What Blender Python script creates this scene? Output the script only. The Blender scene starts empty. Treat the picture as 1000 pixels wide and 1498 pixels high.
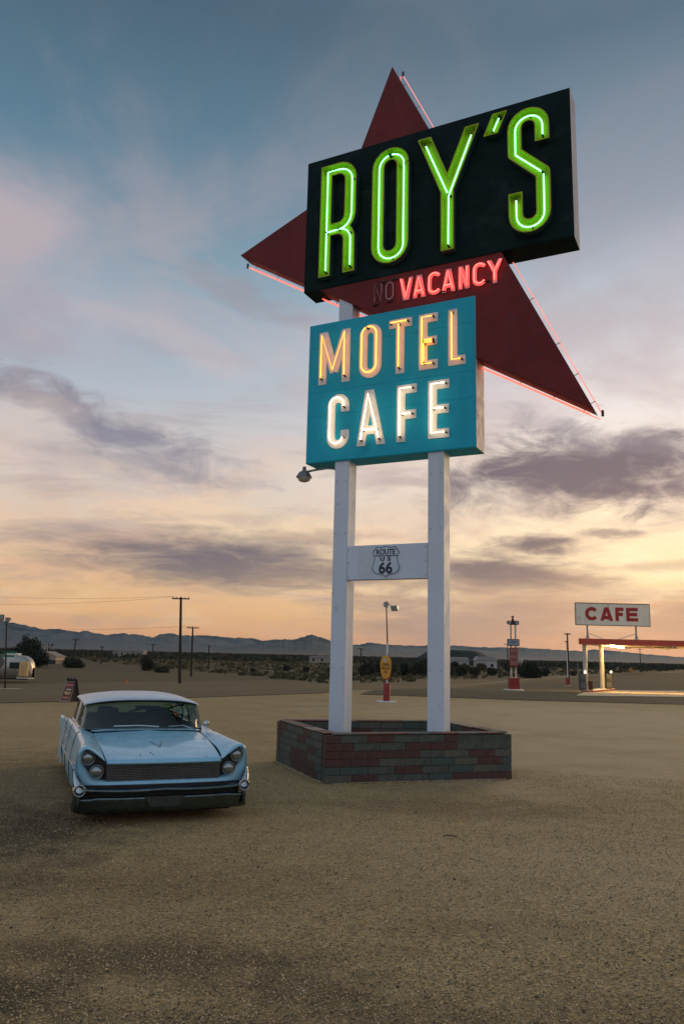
import bpy, bmesh, math, random
import numpy as np
from mathutils import Vector, Matrix
from mathutils.geometry import tessellate_polygon
random.seed(7); rng = np.random.default_rng(7)
sc = bpy.context.scene
COL = sc.collection
R = math.radians
# ------------------------------------------------------------------ camera
EYE = 1.97
cam_d = bpy.data.cameras.new('camera'); cam = bpy.data.objects.new('camera', cam_d); COL.objects.link(cam)
cam_d.sensor_fit = 'VERTICAL'; cam_d.sensor_height = 36; cam_d.lens = 1143.41 * 36 / 1498
cam_d.clip_start = .1; cam_d.clip_end = 90000
cam.matrix_world = Matrix.Translation((0, 0, EYE)) @ Matrix.Rotation(math.pi/2 + .1807, 4, 'X') @ Matrix.Rotation(.0235, 4, 'Z')
sc.camera = cam
sc.view_settings.view_transform = 'Standard'; sc.view_settings.look = 'None'
sc.view_settings.gamma = 1; sc.view_settings.use_curve_mapping = False
sc.view_settings.exposure = 0
sc.render.engine = 'CYCLES'
sc.cycles.use_denoising = True
sc.cycles.max_bounces = 6; sc.cycles.transparent_max_bounces = 12
sc.cycles.sample_clamp_indirect = 4
sc.cycles.volume_bounces = 0
# ------------------------------------------------------------------ world: dusk sky with clouds
W = bpy.data.worlds.new('World'); sc.world = W; W.use_nodes = True
nt = W.node_tree; nt.nodes.clear(); N = nt.nodes; L = nt.links
def setin(s, v):
    if isinstance(v, bpy.types.NodeSocket): L.new(v, s)
    else: s.default_value = v
def m(op, a, b=None, c=None, clamp=False):
    n = N.new('ShaderNodeMath'); n.operation = op; n.use_clamp = clamp
    setin(n.inputs[0], a)
    if b is not None: setin(n.inputs[1], b)
    if c is not None: setin(n.inputs[2], c)
    return n.outputs[0]
def sstep(x, a, b):
    n = N.new('ShaderNodeMapRange'); n.interpolation_type = 'SMOOTHSTEP'
    setin(n.inputs[0], x); n.inputs[1].default_value = a; n.inputs[2].default_value = b
    n.inputs[3].default_value = 0; n.inputs[4].default_value = 1
    return n.outputs[0]
def mixc(f, a, b, mode='MIX'):
    n = N.new('ShaderNodeMix'); n.data_type = 'RGBA'; n.blend_type = mode
    setin(n.inputs[0], f); setin(n.inputs[6], a if not isinstance(a, tuple) else (*a, 1)); setin(n.inputs[7], b if not isinstance(b, tuple) else (*b, 1))
    return n.outputs[2]
def ramp(x, pts):
    n = N.new('ShaderNodeValToRGB'); L.new(x, n.inputs[0]); e = n.color_ramp.elements
    while len(e) < len(pts): e.new(.5)
    for i, (p, c) in enumerate(pts): e[i].position = p; e[i].color = (*c, 1)
    return n.outputs[0]
tc = N.new('ShaderNodeTexCoord'); nz = N.new('ShaderNodeVectorMath'); nz.operation = 'NORMALIZE'
L.new(tc.outputs['Generated'], nz.inputs[0])
sp = N.new('ShaderNodeSeparateXYZ'); L.new(nz.outputs[0], sp.inputs[0])
X, Y, Z = sp.outputs
el = m('MULTIPLY', m('ARCSINE', Z), 57.2958); az = m('MULTIPLY', m('ARCTAN2', X, Y), 57.2958)
def elramp(pts): return ramp(m('DIVIDE', m('ADD', el, 2), 92, clamp=True), [((e + 2) / 92, c) for e, c in pts])
base = elramp([(-2, (.30, .16, .10)), (.3, (.70, .32, .15)), (2.6, (.90, .48, .20)), (5.3, (.80, .52, .27)), (9, (.76, .62, .47)), (13, (.68, .59, .54)),
    (18, (.46, .50, .56)), (25, (.23, .37, .46)), (31, (.12, .24, .33)), (43, (.068, .120, .168)), (58, (.14, .20, .27)), (90, (.26, .33, .42))])
glow = elramp([(-2, (.30, .18, .14)), (.3, (.40, .26, .21)), (2.5, (.66, .44, .30)), (5, (1.02, .78, .44)), (8, (1.14, .88, .55)), (12, (1.02, .84, .66)),
    (17, (.92, .82, .76)), (24, (.60, .62, .67)), (30, (.29, .37, .45)), (41, (.105, .165, .22)), (58, (.16, .22, .29)), (90, (.26, .33, .42))])
anti = elramp([(-2, (.25, .24, .26)), (3, (.38, .40, .50)), (12, (.54, .53, .62)), (25, (.52, .60, .74)), (50, (.36, .46, .58)), (90, (.26, .33, .42))])
daz = m('SUBTRACT', az, 22)
wg = m('EXPONENT', m('MULTIPLY', m('POWER', m('ABSOLUTE', m('DIVIDE', daz, 21)), 2), -1))
ca = m('COSINE', m('MULTIPLY', daz, 1 / 57.2958)); wa = sstep(m('MULTIPLY', ca, -1), -.55, .55)
sky = mixc(wg, base, glow); sky = mixc(wa, sky, anti)
# cloud noises live on a flattened sky plane (so they shrink toward the horizon) and in azimuth/elevation
cb = N.new('ShaderNodeCombineXYZ'); den = m('ADD', m('MAXIMUM', Z, 0), .16)
L.new(m('DIVIDE', X, den), cb.inputs[0]); L.new(m('DIVIDE', Y, den), cb.inputs[1]); cb.inputs[2].default_value = 3.1
def noise(vec, scale, detail=5, rough=.55, dist=0, sc3=None, rot=0, loc=(0, 0, 0)):
    if sc3 or rot or loc != (0, 0, 0):
        mp = N.new('ShaderNodeMapping'); L.new(vec, mp.inputs[0]); mp.inputs[3].default_value = sc3 or (1, 1, 1)
        mp.inputs[2].default_value = (0, 0, rot); mp.inputs[1].default_value = loc; vec = mp.outputs[0]
    n = N.new('ShaderNodeTexNoise'); L.new(vec, n.inputs['Vector']); n.inputs['Scale'].default_value = scale
    n.inputs['Detail'].default_value = detail; n.inputs['Roughness'].default_value = rough; n.inputs['Distortion'].default_value = dist
    return n.outputs[0]
pl = cb.outputs[0]
ae = N.new('ShaderNodeCombineXYZ'); L.new(az, ae.inputs[0]); L.new(el, ae.inputs[1]); ae = ae.outputs[0]
above = sstep(el, -.3, 1.5)
# soft thin veils, pink where high
v1 = noise(pl, .9, 6, .58, .6, (1, .8, 1), .5)
v2 = noise(pl, 2.2, 6, .60, .7, (1, .85, 1), .35, (4, 2, 0))
veil = m('MULTIPLY', sstep(m('ADD', m('MULTIPLY', v1, .62), m('MULTIPLY', v2, .48)), .49, .68), above)
pink = elramp([(-2, (.70, .36, .20)), (5, (.86, .50, .28)), (12, (.72, .55, .48)), (20, (.62, .52, .53)), (32, (.30, .31, .36)), (43, (.15, .18, .22)), (90, (.30, .34, .42))])
sky = mixc(m('MULTIPLY', m('MULTIPLY', veil, .85), m('SUBTRACT', 1, m('MULTIPLY', wa, .6))), sky, pink)
# brighter pale streaks low over the glow
s1 = noise(ae, .22, 5, .6, .6, (.35, 1.5, 1), -.06, (9, 0, 0))
stre = m('MULTIPLY', sstep(s1, .44, .62), m('SUBTRACT', sstep(el, .8, 3.5), sstep(el, 9, 17)))
sky = mixc(m('MULTIPLY', stre, .55), sky, mixc(wg, (.95, .66, .40), (1.15, .95, .62)))
# grey low streaks
s2 = noise(ae, .2, 6, .6, .5, (.3, 1.7, 1), .03, (3, 7, 0))
gst = m('MULTIPLY', sstep(s2, .50, .66), m('SUBTRACT', sstep(el, .5, 2.5), sstep(el, 12, 24)))
sky = mixc(m('MULTIPLY', gst, .5), sky, (.36, .27, .27))
# banks of darker cloud: (az, el, half width, half height, tilt, strength, colour)
wx = m('MULTIPLY', m('SUBTRACT', noise(ae, .28, 4, .6, 0, (.7, 1.2, 1)), .5), 7.5)
wy = m('MULTIPLY', m('SUBTRACT', noise(ae, .30, 5, .62, 0, (.55, 1.5, 1), 0, (5, 5, 5)), .5), 4.2)
azw = m('ADD', az, wx); elw = m('ADD', el, m('MULTIPLY', wy, m('MAXIMUM', m('MINIMUM', m('DIVIDE', el, 17), 1), .22)))
fin = noise(ae, .42, 7, .66, .5, (.42, 2.3, 1), .05)
DG = (.16, .12, .145); DW = (.27, .185, .17); DM = (.40, .265, .225); DB = (.25, .235, .29); DP = (.34, .29, .32)
fin2 = noise(ae, .34, 7, .64, .9, (.6, 1.25, 1), .1, (2, 8, 1))
for (a0, e0, ra, re, t, s, c) in [
    (-9.0, 6.5, 12, 2.0, -2, .95, DG), (-1.5, 5.6, 9, .9, -3, .6, DW), (-3, 8.3, 7, .5, 2, .35, DW), (-17, 8.8, 7, .5, 5, .25, DP),
    (14.6, 12.3, 6.4, 2.8, -2, 1., DG), (20.0, 13.4, 6.0, 2.8, -9, .9, DG), (16.5, 16.0, 5, 1.2, -14, .5, DP), (24, 11.8, 3.5, 1.0, 0, .55, DG),
    (14.3, 8.0, 3.0, .85, -3, .9, DG), (11.5, 6.1, 7.5, 1.3, -3, .9, DG), (18.9, 8.8, 2.2, .45, -3, .6, DG), (22, 6.5, 4.5, .4, 2, .4, DW),
    (11.5, 2.4, 11.5, 2.9, 1, 1., DM), (25, 2.2, 8, 2.5, 0, .95, DM), (2.6, 3.8, 5, .8, 1, .4, DW), (3, 2.1, 4, .5, 0, .3, DW),
    (-20, 16.3, 10.5, 1.3, -13, .9, DB), (-13, 13.0, 6, .8, -10, .6, DB), (-15, 13.2, 8, 2.2, -4, .40, DP), (-7, 25.2, 7.5, 1.1, -14, .45, DP), (-25, 21, 5, 3.0, 15, .45, DP), (-13, 21.5, 6, .7, -12, .2, DP),
    (70, 14, 30, 4, 5, .6, DG), (-75, 12, 30, 3.5, -5, .5, DP), (-50, 24, 20, 4, 8, .4, DP), (52, 24, 16, 4, -8, .4, DP)]:
    ct, st = math.cos(R(t)), math.sin(R(t)); dx = m('SUBTRACT', azw, a0); dy = m('SUBTRACT', elw, e0)
    u = m('DIVIDE', m('ADD', m('MULTIPLY', dx, ct), m('MULTIPLY', dy, st)), ra)
    v = m('DIVIDE', m('SUBTRACT', m('MULTIPLY', dy, ct), m('MULTIPLY', dx, st)), re)
    d = m('SQRT', m('ADD', m('MULTIPLY', u, u), m('MULTIPLY', v, v)))
    d = m('ADD', d, m('MULTIPLY', m('SUBTRACT', fin2 if e0 > 9.5 else fin, .5), 2.6 if e0 > 9.5 else 1.7))
    k = m('MULTIPLY', m('SUBTRACT', 1, sstep(d, .12, 1.42)), min(1, s*1.12))
    sky = mixc(k, sky, c)
# pale pink banks
for (a0, e0, ra, re, t, s, c) in [(-25, 27, 7, 5.5, 35, .95, (.50, .42, .45)), (-20, 22.5, 7, 3.5, 10, .5, (.50, .45, .50)), (-23, 15.0, 4, 3, 0, .5, (.72, .58, .50)), (25, 27, 6, 4, 10, .3, (.55, .48, .50)), (-14, 24, 6, 2, -30, .25, (.38, .38, .44))]:
    ct, st = math.cos(R(t)), math.sin(R(t)); dx = m('SUBTRACT', azw, a0); dy = m('SUBTRACT', elw, e0)
    u = m('DIVIDE', m('ADD', m('MULTIPLY', dx, ct), m('MULTIPLY', dy, st)), ra)
    v = m('DIVIDE', m('SUBTRACT', m('MULTIPLY', dy, ct), m('MULTIPLY', dx, st)), re)
    d = m('ADD', m('SQRT', m('ADD', m('MULTIPLY', u, u), m('MULTIPLY', v, v))), m('MULTIPLY', m('SUBTRACT', v2, .5), 1.6))
    sky = mixc(m('MULTIPLY', m('SUBTRACT', 1, sstep(d, .1, 1.3)), s), sky, c)
nish = N.new('ShaderNodeTexSky'); nish.sky_type = 'NISHITA'; nish.sun_disc = False
nish.sun_elevation = R(1.5); nish.sun_rotation = R(22); nish.altitude = 200
b1 = N.new('ShaderNodeBackground'); L.new(sky, b1.inputs[0]); b1.inputs[1].default_value = .97
b2 = N.new('ShaderNodeBackground'); L.new(mixc(1., nish.outputs[0], (.30, .34, .5), 'MULTIPLY'), b2.inputs[0]); b2.inputs[1].default_value = .05
ad = N.new('ShaderNodeAddShader'); L.new(b1.outputs[0], ad.inputs[0]); L.new(b2.outputs[0], ad.inputs[1])
ow = N.new('ShaderNodeOutputWorld'); L.new(ad.outputs[0], ow.inputs[0])
W.cycles.sampling_method = 'MANUAL'; W.cycles.sample_map_resolution = 512
# ------------------------------------------------------------------ low sun veiled by cloud at the horizon
sun_d = bpy.data.lights.new('sun', 'SUN'); sun = bpy.data.objects.new('sun', sun_d); COL.objects.link(sun)
sun_d.energy = 1.5; sun_d.angle = R(24); sun_d.color = (1, .66, .34)
sa, se = R(34), R(9)
sun.rotation_euler = Vector((-math.sin(sa)*math.cos(se), -math.cos(sa)*math.cos(se), -math.sin(se))).to_track_quat('-Z', 'Y').to_euler()

# ------------------------------------------------------------------ materials
MATS = {}
def mat(name, col, rough=.6, metal=0., var=.12, vs=2.5, fine=.0, fs=60, bump=0., bs=40, dirt=None, streak=None, coat=0, alpha=None, emit=None, spots=None, spec=.5):
    """painted / mineral surface: base colour with broad and fine variation, optional dirt patches, vertical streaks, relief"""
    if name in MATS: return MATS[name]
    M = bpy.data.materials.new(name); M.use_nodes = True; t = M.node_tree; n = t.nodes; l = t.links
    b = n['Principled BSDF']; b.inputs['Roughness'].default_value = rough; b.inputs['Metallic'].default_value = metal
    b.inputs['Coat Weight'].default_value = coat; b.inputs['Specular IOR Level'].default_value = spec
    tcn = n.new('ShaderNodeTexCoord'); co = tcn.outputs['Object']
    def nz_(s, d=5, r=.6, sc3=None):
        v = co
        if sc3: mp = n.new('ShaderNodeMapping'); l.new(co, mp.inputs[0]); mp.inputs[3].default_value = sc3; v = mp.outputs[0]
        q = n.new('ShaderNodeTexNoise'); l.new(v, q.inputs['Vector']); q.inputs['Scale'].default_value = s; q.inputs['Detail'].default_value = d; q.inputs['Roughness'].default_value = r
        return q.outputs[0]
    def mr(x, a, b_, c, d):
        q = n.new('ShaderNodeMapRange'); l.new(x, q.inputs[0])
        for i, vv in enumerate((a, b_, c, d)): q.inputs[i+1].default_value = vv
        return q.outputs[0]
    def mx(f, a, b_, mode='MIX'):
        q = n.new('ShaderNodeMix'); q.data_type = 'RGBA'; q.blend_type = mode
        for i, vv in ((0, f), (6, a), (7, b_)):
            if isinstance(vv, bpy.types.NodeSocket): l.new(vv, q.inputs[i])
            else: q.inputs[i].default_value = (*vv, 1) if isinstance(vv, tuple) else vv
        return q.outputs[2]
    c = mx(mr(nz_(vs), .3, .7, 0, 1), tuple(x*(1-var) for x in col), tuple(min(1, x*(1+var)) for x in col))
    if fine: c = mx(mr(nz_(fs, 3), .3, .7, 0, fine), c, tuple(x*.35 for x in col))
    if dirt: c = mx(mr(nz_(dirt[1], 7, .65), dirt[2], dirt[2]+.14, 0, dirt[3]), c, dirt[0])
    if streak: c = mx(mr(nz_(streak[1], 5, .6, (1, 1, .07)), streak[2], streak[2]+.2, 0, streak[3]), c, streak[0])
    if spots: 
        vo = n.new('ShaderNodeTexVoronoi'); l.new(co, vo.inputs['Vector']); vo.inputs['Scale'].default_value = spots[1]
        c = mx(mr(vo.outputs['Distance'], spots[2], spots[2]*1.3, spots[3], 0), c, spots[0])
    l.new(c, b.inputs['Base Color'])
    l.new(mr(nz_(vs*3), .3, .7, max(.03, rough-.1), min(1, rough+.12)), b.inputs['Roughness'])
    if bump:
        bp = n.new('ShaderNodeBump'); bp.inputs['Strength'].default_value = min(1, bump*8); bp.inputs['Distance'].default_value = bump
        l.new(nz_(bs, 4), bp.inputs['Height']); l.new(bp.outputs[0], b.inputs['Normal'])
    if emit: b.inputs['Emission Color'].default_value = (*emit[0], 1); b.inputs['Emission Strength'].default_value = emit[1]
    if alpha is not None: b.inputs['Alpha'].default_value = alpha
    MATS[name] = M; return M
def emis(name, col, s):
    if name in MATS: return MATS[name]
    M = bpy.data.materials.new(name); M.use_nodes = True; n = M.node_tree.nodes; b = n['Principled BSDF']
    b.inputs['Base Color'].default_value = (.6, .6, .6, 1); b.inputs['Emission Color'].default_value = (*col, 1); b.inputs['Emission Strength'].default_value = s
    MATS[name] = M; return M
def glassmat(name, tint, refl=.12):
    M = bpy.data.materials.new(name); M.use_nodes = True; n = M.node_tree.nodes; l = M.node_tree.links; n.clear()
    tr = n.new('ShaderNodeBsdfTransparent'); tr.inputs[0].default_value = (*tint, 1)
    gl = n.new('ShaderNodeBsdfGlossy'); gl.inputs[0].default_value = (.9, .95, .95, 1); gl.inputs['Roughness'].default_value = .04
    fw = n.new('ShaderNodeLayerWeight'); fw.inputs[0].default_value = .5; fr = n.new('ShaderNodeMath'); fr.operation = 'POWER'; l.new(fw.outputs['Facing'], fr.inputs[0]); fr.inputs[1].default_value = 5
    ma = n.new('ShaderNodeMath'); ma.operation = 'MULTIPLY_ADD'; l.new(fr.outputs[0], ma.inputs[0]); ma.inputs[1].default_value = .9; ma.inputs[2].default_value = .05+refl
    mxs = n.new('ShaderNodeMixShader'); l.new(ma.outputs[0], mxs.inputs[0]); l.new(tr.outputs[0], mxs.inputs[1]); l.new(gl.outputs[0], mxs.inputs[2])
    o = n.new('ShaderNodeOutputMaterial'); l.new(mxs.outputs[0], o.inputs[0]); MATS[name] = M; return M

# ------------------------------------------------------------------ mesh helpers
class MB:
    def __init__(s): s.v = []; s.f = []; s.mi = []
    def add(s, vs, fs, mi=0):
        o = len(s.v); s.v += [tuple(p) for p in vs]; s.f += [tuple(o+i for i in f) for f in fs]; s.mi += [mi]*len(fs); return s
    def box(s, x0, x1, y0, y1, z0, z1, mi=0, M=None):
        P = [Vector(p) for p in ((x0,y0,z0),(x1,y0,z0),(x1,y1,z0),(x0,y1,z0),(x0,y0,z1),(x1,y0,z1),(x1,y1,z1),(x0,y1,z1))]
        if M: P = [M @ p for p in P]
        return s.add(P, [(0,3,2,1),(4,5,6,7),(0,1,5,4),(1,2,6,5),(2,3,7,6),(3,0,4,7)], mi)
    def cyl(s, a, b, r0, r1=None, n=10, mi=0, caps=True):
        a, b = Vector(a), Vector(b); r1 = r0 if r1 is None else r1; d = (b-a).normalized()
        u = d.orthogonal().normalized(); w = d.cross(u); vs = []
        for (c, r) in ((a, r0), (b, r1)):
            for i in range(n): t = 2*math.pi*(i+.5)/n; vs.append(c + u*math.cos(t)*r + w*math.sin(t)*r)
        fs = [(i, (i+1) % n, n+(i+1) % n, n+i) for i in range(n)]
        if caps: fs += [tuple(range(n-1, -1, -1)), tuple(range(n, 2*n))]
        return s.add(vs, fs, mi)
    def tube(s, pts, r, n=8, closed=False, mi=0):
        P = [Vector(p) for p in pts]; k = len(P); vs = []; ref = None
        for i in range(k):
            a = P[i-1] if (i or closed) else P[i]; b = P[(i+1) % k] if (i < k-1 or closed) else P[i]
            d = (b-a).normalized()
            if ref is None: ref = d.orthogonal().normalized()
            ref = (ref - d*ref.dot(d)).normalized(); w = d.cross(ref)
            rr = r[i] if isinstance(r, (list, tuple)) else r
            for j in range(n): t = 2*math.pi*j/n; vs.append(P[i] + ref*math.cos(t)*rr + w*math.sin(t)*rr)
        fs = []
        for i in range(k if closed else k-1):
            i2 = (i+1) % k
            for j in range(n): fs.append((i*n+j, i*n+(j+1) % n, i2*n+(j+1) % n, i2*n+j))
        if not closed: fs += [tuple(range(n-1, -1, -1)), tuple((k-1)*n+j for j in range(n))]
        return s.add(vs, fs, mi)
    def lathe(s, prof, n=20, o=(0,0,0), mi=0, M=None):
        vs = []; k = len(prof)
        for (r, z) in prof:
            for j in range(n):
                t = 2*math.pi*j/n; p = Vector((r*math.cos(t), r*math.sin(t), z))
                if M: p = M @ p
                vs.append(p + Vector(o))
        fs = [(i*n+j, i*n+(j+1) % n, (i+1)*n+(j+1) % n, (i+1)*n+j) for i in range(k-1) for j in range(n)]
        if prof[0][0] > 1e-6: fs.append(tuple(range(n-1, -1, -1)))
        if prof[-1][0] > 1e-6: fs.append(tuple((k-1)*n+j for j in range(n)))
        return s.add(vs, fs, mi)
    def grid(s, rows, closed=False, mi=0):
        k = len(rows[0]); vs = [p for r in rows for p in r]; fs = []
        for i in range(len(rows)-1):
            for j in range(k if closed else k-1): fs.append((i*k+j, i*k+(j+1) % k, (i+1)*k+(j+1) % k, (i+1)*k+j))
        return s.add(vs, fs, mi)
    def prism(s, poly, y0, y1, mi=0, ax='xz'):
        """polygon(s) in the x-z plane (list of loops: outer, holes), pushed from y0 to y1"""
        loops = poly if isinstance(poly[0][0], (tuple, list, np.ndarray)) else [poly]
        flat = [p for lo in loops for p in lo]; tri = tessellate_polygon([[Vector((p[0], p[1], 0)) for p in lo] for lo in loops])
        k = len(flat)
        P = lambda p, y: (p[0], y, p[1]) if ax == 'xz' else ((p[0], p[1], y) if ax == 'xy' else (y, p[0], p[1]))
        vs = [P(p, y0) for p in flat] + [P(p, y1) for p in flat]
        fs = [tuple(t) for t in tri] + [tuple(k+i for i in reversed(t)) for t in tri]; o = 0
        for lo in loops:
            q = len(lo)
            for i in range(q): fs.append((o+i, o+(i+1) % q, k+o+(i+1) % q, k+o+i))
            o += q
        return s.add(vs, fs, mi)
    def build(s, name, mats, parent=None, smooth=False, bevel=0, sub=0, fix=True, solid=0, auto=None):
        me = bpy.data.meshes.new(name); me.from_pydata(s.v, [], s.f)
        for M in (mats if isinstance(mats, (list, tuple)) else [mats]): me.materials.append(M)
        if any(s.mi): me.polygons.foreach_set('material_index', s.mi)
        if fix:
            b = bmesh.new(); b.from_mesh(me); bmesh.ops.remove_doubles(b, verts=b.verts, dist=1e-5); bmesh.ops.recalc_face_normals(b, faces=b.faces); b.to_mesh(me); b.free()
        if smooth: me.polygons.foreach_set('use_smooth', [True]*len(me.polygons))
        o = bpy.data.objects.new(name, me); COL.objects.link(o)
        if parent: o.parent = parent
        if solid: q = o.modifiers.new('s', 'SOLIDIFY'); q.thickness = solid; q.offset = -1
        if sub: q = o.modifiers.new('u', 'SUBSURF'); q.levels = q.render_levels = sub
        if bevel: q = o.modifiers.new('b', 'BEVEL'); q.width = bevel; q.segments = 2; q.limit_method = 'ANGLE'
        if auto:
            try: me.set_sharp_from_angle(angle=R(auto))
            except Exception: pass
        return o
def tag(o, label=None, cat=None, group=None, kind=None):
    for k, v in (('label', label), ('category', cat), ('group', group), ('kind', kind)):
        if v: o[k] = v
    return o
def thing(name, label, cat, loc=(0,0,0), rz=0, group=None):
    o = bpy.data.objects.new(name, None); COL.objects.link(o); o.location = loc; o.rotation_euler = (0, 0, rz)
    return tag(o, label, cat, group)
def copy_thing(root, loc, rz, label):
    r = root.copy(); COL.objects.link(r); r.location = loc; r.rotation_euler = (0, 0, rz); r['label'] = label
    for ch in list(root.children):
        c = ch.copy(); COL.objects.link(c); c.parent = r
        for g in ch.children: d = g.copy(); COL.objects.link(d); d.parent = c
    return r
def text_mb(txt, size, extrude=.003, offset=0, sx=1, center=(0, 0), y=0, spacing=1):
    """flat lettering in the x-z plane, centred"""
    cu = bpy.data.curves.new('t', 'FONT'); cu.body = txt; cu.size = size; cu.extrude = extrude; cu.offset = offset; cu.align_x = 'CENTER'; cu.align_y = 'CENTER'
    cu.resolution_u = 4; cu.space_character = spacing
    o = bpy.data.objects.new('t', cu); COL.objects.link(o); bpy.context.view_layer.update()
    me = bpy.data.meshes.new_from_object(o.evaluated_get(bpy.context.evaluated_depsgraph_get()))
    vs = np.array([v.co for v in me.vertices]); b = MB()
    mid = (vs[:, :2].max(0)+vs[:, :2].min(0))/2
    b.add([(center[0]+(p[0]-mid[0])*sx, y-p[2], center[1]+(p[1]-mid[1])) for p in vs], [tuple(f.vertices) for f in me.polygons])
    bpy.data.objects.remove(o); bpy.data.curves.remove(cu); bpy.data.meshes.remove(me); return b

# --- lettering: union of broad strokes -> clean outlines (distance field + marching squares)
def arc(cx, cz, r, a0, a1, n=10): return [(cx+r*math.cos(R(a0+(a1-a0)*i/n)), cz+r*math.sin(R(a0+(a1-a0)*i/n))) for i in range(n+1)]
def field(strokes, w, bbox, h, clip=None):
    x0, x1, z0, z1 = bbox; xs = np.arange(x0-3*h, x1+3*h, h); zs = np.arange(z0-3*h, z1+3*h, h)
    Xg, Zg = np.meshgrid(xs, zs); D = np.full(Xg.shape, 9.)
    for st in strokes:
        for i in range(len(st)-1):
            a = np.array(st[i]); b = np.array(st[i+1]); d = b-a; ln = np.hypot(*d)
            if ln < 1e-6: continue
            d = d/ln; c = (a+b)/2; px, pz = Xg-c[0], Zg-c[1]
            u = np.abs(px*d[0]+pz*d[1])-ln/2; v = np.abs(-px*d[1]+pz*d[0])-w/2
            D = np.minimum(D, np.maximum(u, v))
            if i: D = np.minimum(D, np.hypot(Xg-a[0], Zg-a[1])-w/2)
    if clip: D = np.maximum(D, np.maximum(clip[0]-Zg, Zg-clip[1]))
    return xs, zs, D
def contours(xs, zs, D, lev, tol):
    V = D-lev; s = V < 0; seg = {}; pt = {}
    def ep(i, j, k):  # k=0 horizontal edge from (i,j) to (i,j+1); 1 vertical from (i,j) to (i+1,j)
        key = (i, j, k)
        if key not in pt:
            a = V[i, j]; b = V[i, j+1] if k == 0 else V[i+1, j]; t = a/(a-b)
            pt[key] = (xs[j]+t*(xs[1]-xs[0]), zs[i]) if k == 0 else (xs[j], zs[i]+t*(zs[1]-zs[0]))
        return key
    T = {1: [(3, 0)], 2: [(0, 1)], 3: [(3, 1)], 4: [(1, 2)], 6: [(0, 2)], 7: [(3, 2)], 8: [(2, 3)], 9: [(2, 0)], 11: [(2, 1)], 12: [(1, 3)], 13: [(1, 0)], 14: [(0, 3)], 5: [(3, 0), (1, 2)], 10: [(0, 1), (2, 3)]}
    code = s[:-1, :-1]*1+s[:-1, 1:]*2+s[1:, 1:]*4+s[1:, :-1]*8
    for i, j in zip(*np.nonzero((code > 0) & (code < 15))):
        E = lambda e: ep(i, j, 0) if e == 0 else ep(i, j+1, 1) if e == 1 else ep(i+1, j, 0) if e == 2 else ep(i, j, 1)
        for a, b in T[int(code[i, j])]: seg[E(a)] = E(b)
    loops = []
    while seg:
        k0 = next(iter(seg)); lo = [k0]; k = seg.pop(k0)
        while k != k0 and k in seg: lo.append(k); k = seg.pop(k)
        P = [pt[q] for q in lo]
        if len(P) < 6: continue
        def rdp(P):
            st = [(0, len(P)-1)]; keep = {0, len(P)-1}; A = np.array(P)
            while st:
                a, b = st.pop()
                if b-a < 2: continue
                d = A[b]-A[a]; ln = np.hypot(*d); q = A[a+1:b]-A[a]
                dd = np.abs(q[:, 0]*d[1]-q[:, 1]*d[0])/ln if ln > 1e-9 else np.hypot(q[:, 0], q[:, 1])
                mi = int(dd.argmax())
                if dd[mi] > tol: keep.add(a+1+mi); st += [(a, a+1+mi), (a+1+mi, b)]
            return [P[i] for i in sorted(keep)]
        hN = len(P)//2; P = rdp(P[:hN+1])[:-1]+rdp(P[hN:]+[P[0]])[:-1]
        loops.append(P)
    area = lambda P: abs(sum(P[i][0]*P[(i+1) % len(P)][1]-P[(i+1) % len(P)][0]*P[i][1] for i in range(len(P)))/2)
    loops.sort(key=lambda P: -area(P)); return loops
def groups(loops):
    """outer loops with the holes that lie in them"""
    def inside(p, P):
        c = False
        for i in range(len(P)):
            a, b = P[i], P[i-1]
            if (a[1] > p[1]) != (b[1] > p[1]) and p[0] < (b[0]-a[0])*(p[1]-a[1])/(b[1]-a[1])+a[0]: c = not c
        return c
    out = []
    for lo in loops:
        for g in out:
            if inside(lo[0], g[0]): g.append(lo); break
        else: out.append([lo])
    return out
def plate(strokes, w, y0, y1, h=.01, clip=None, tol=.003):
    A = np.array([p for s in strokes for p in s]); bb = (A[:, 0].min()-w, A[:, 0].max()+w, A[:, 1].min()-w, A[:, 1].max()+w)
    b = MB()
    for g in groups(contours(*field(strokes, w, bb, h, clip), 0, tol)): b.prism(g, y0, y1)
    return b
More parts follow.
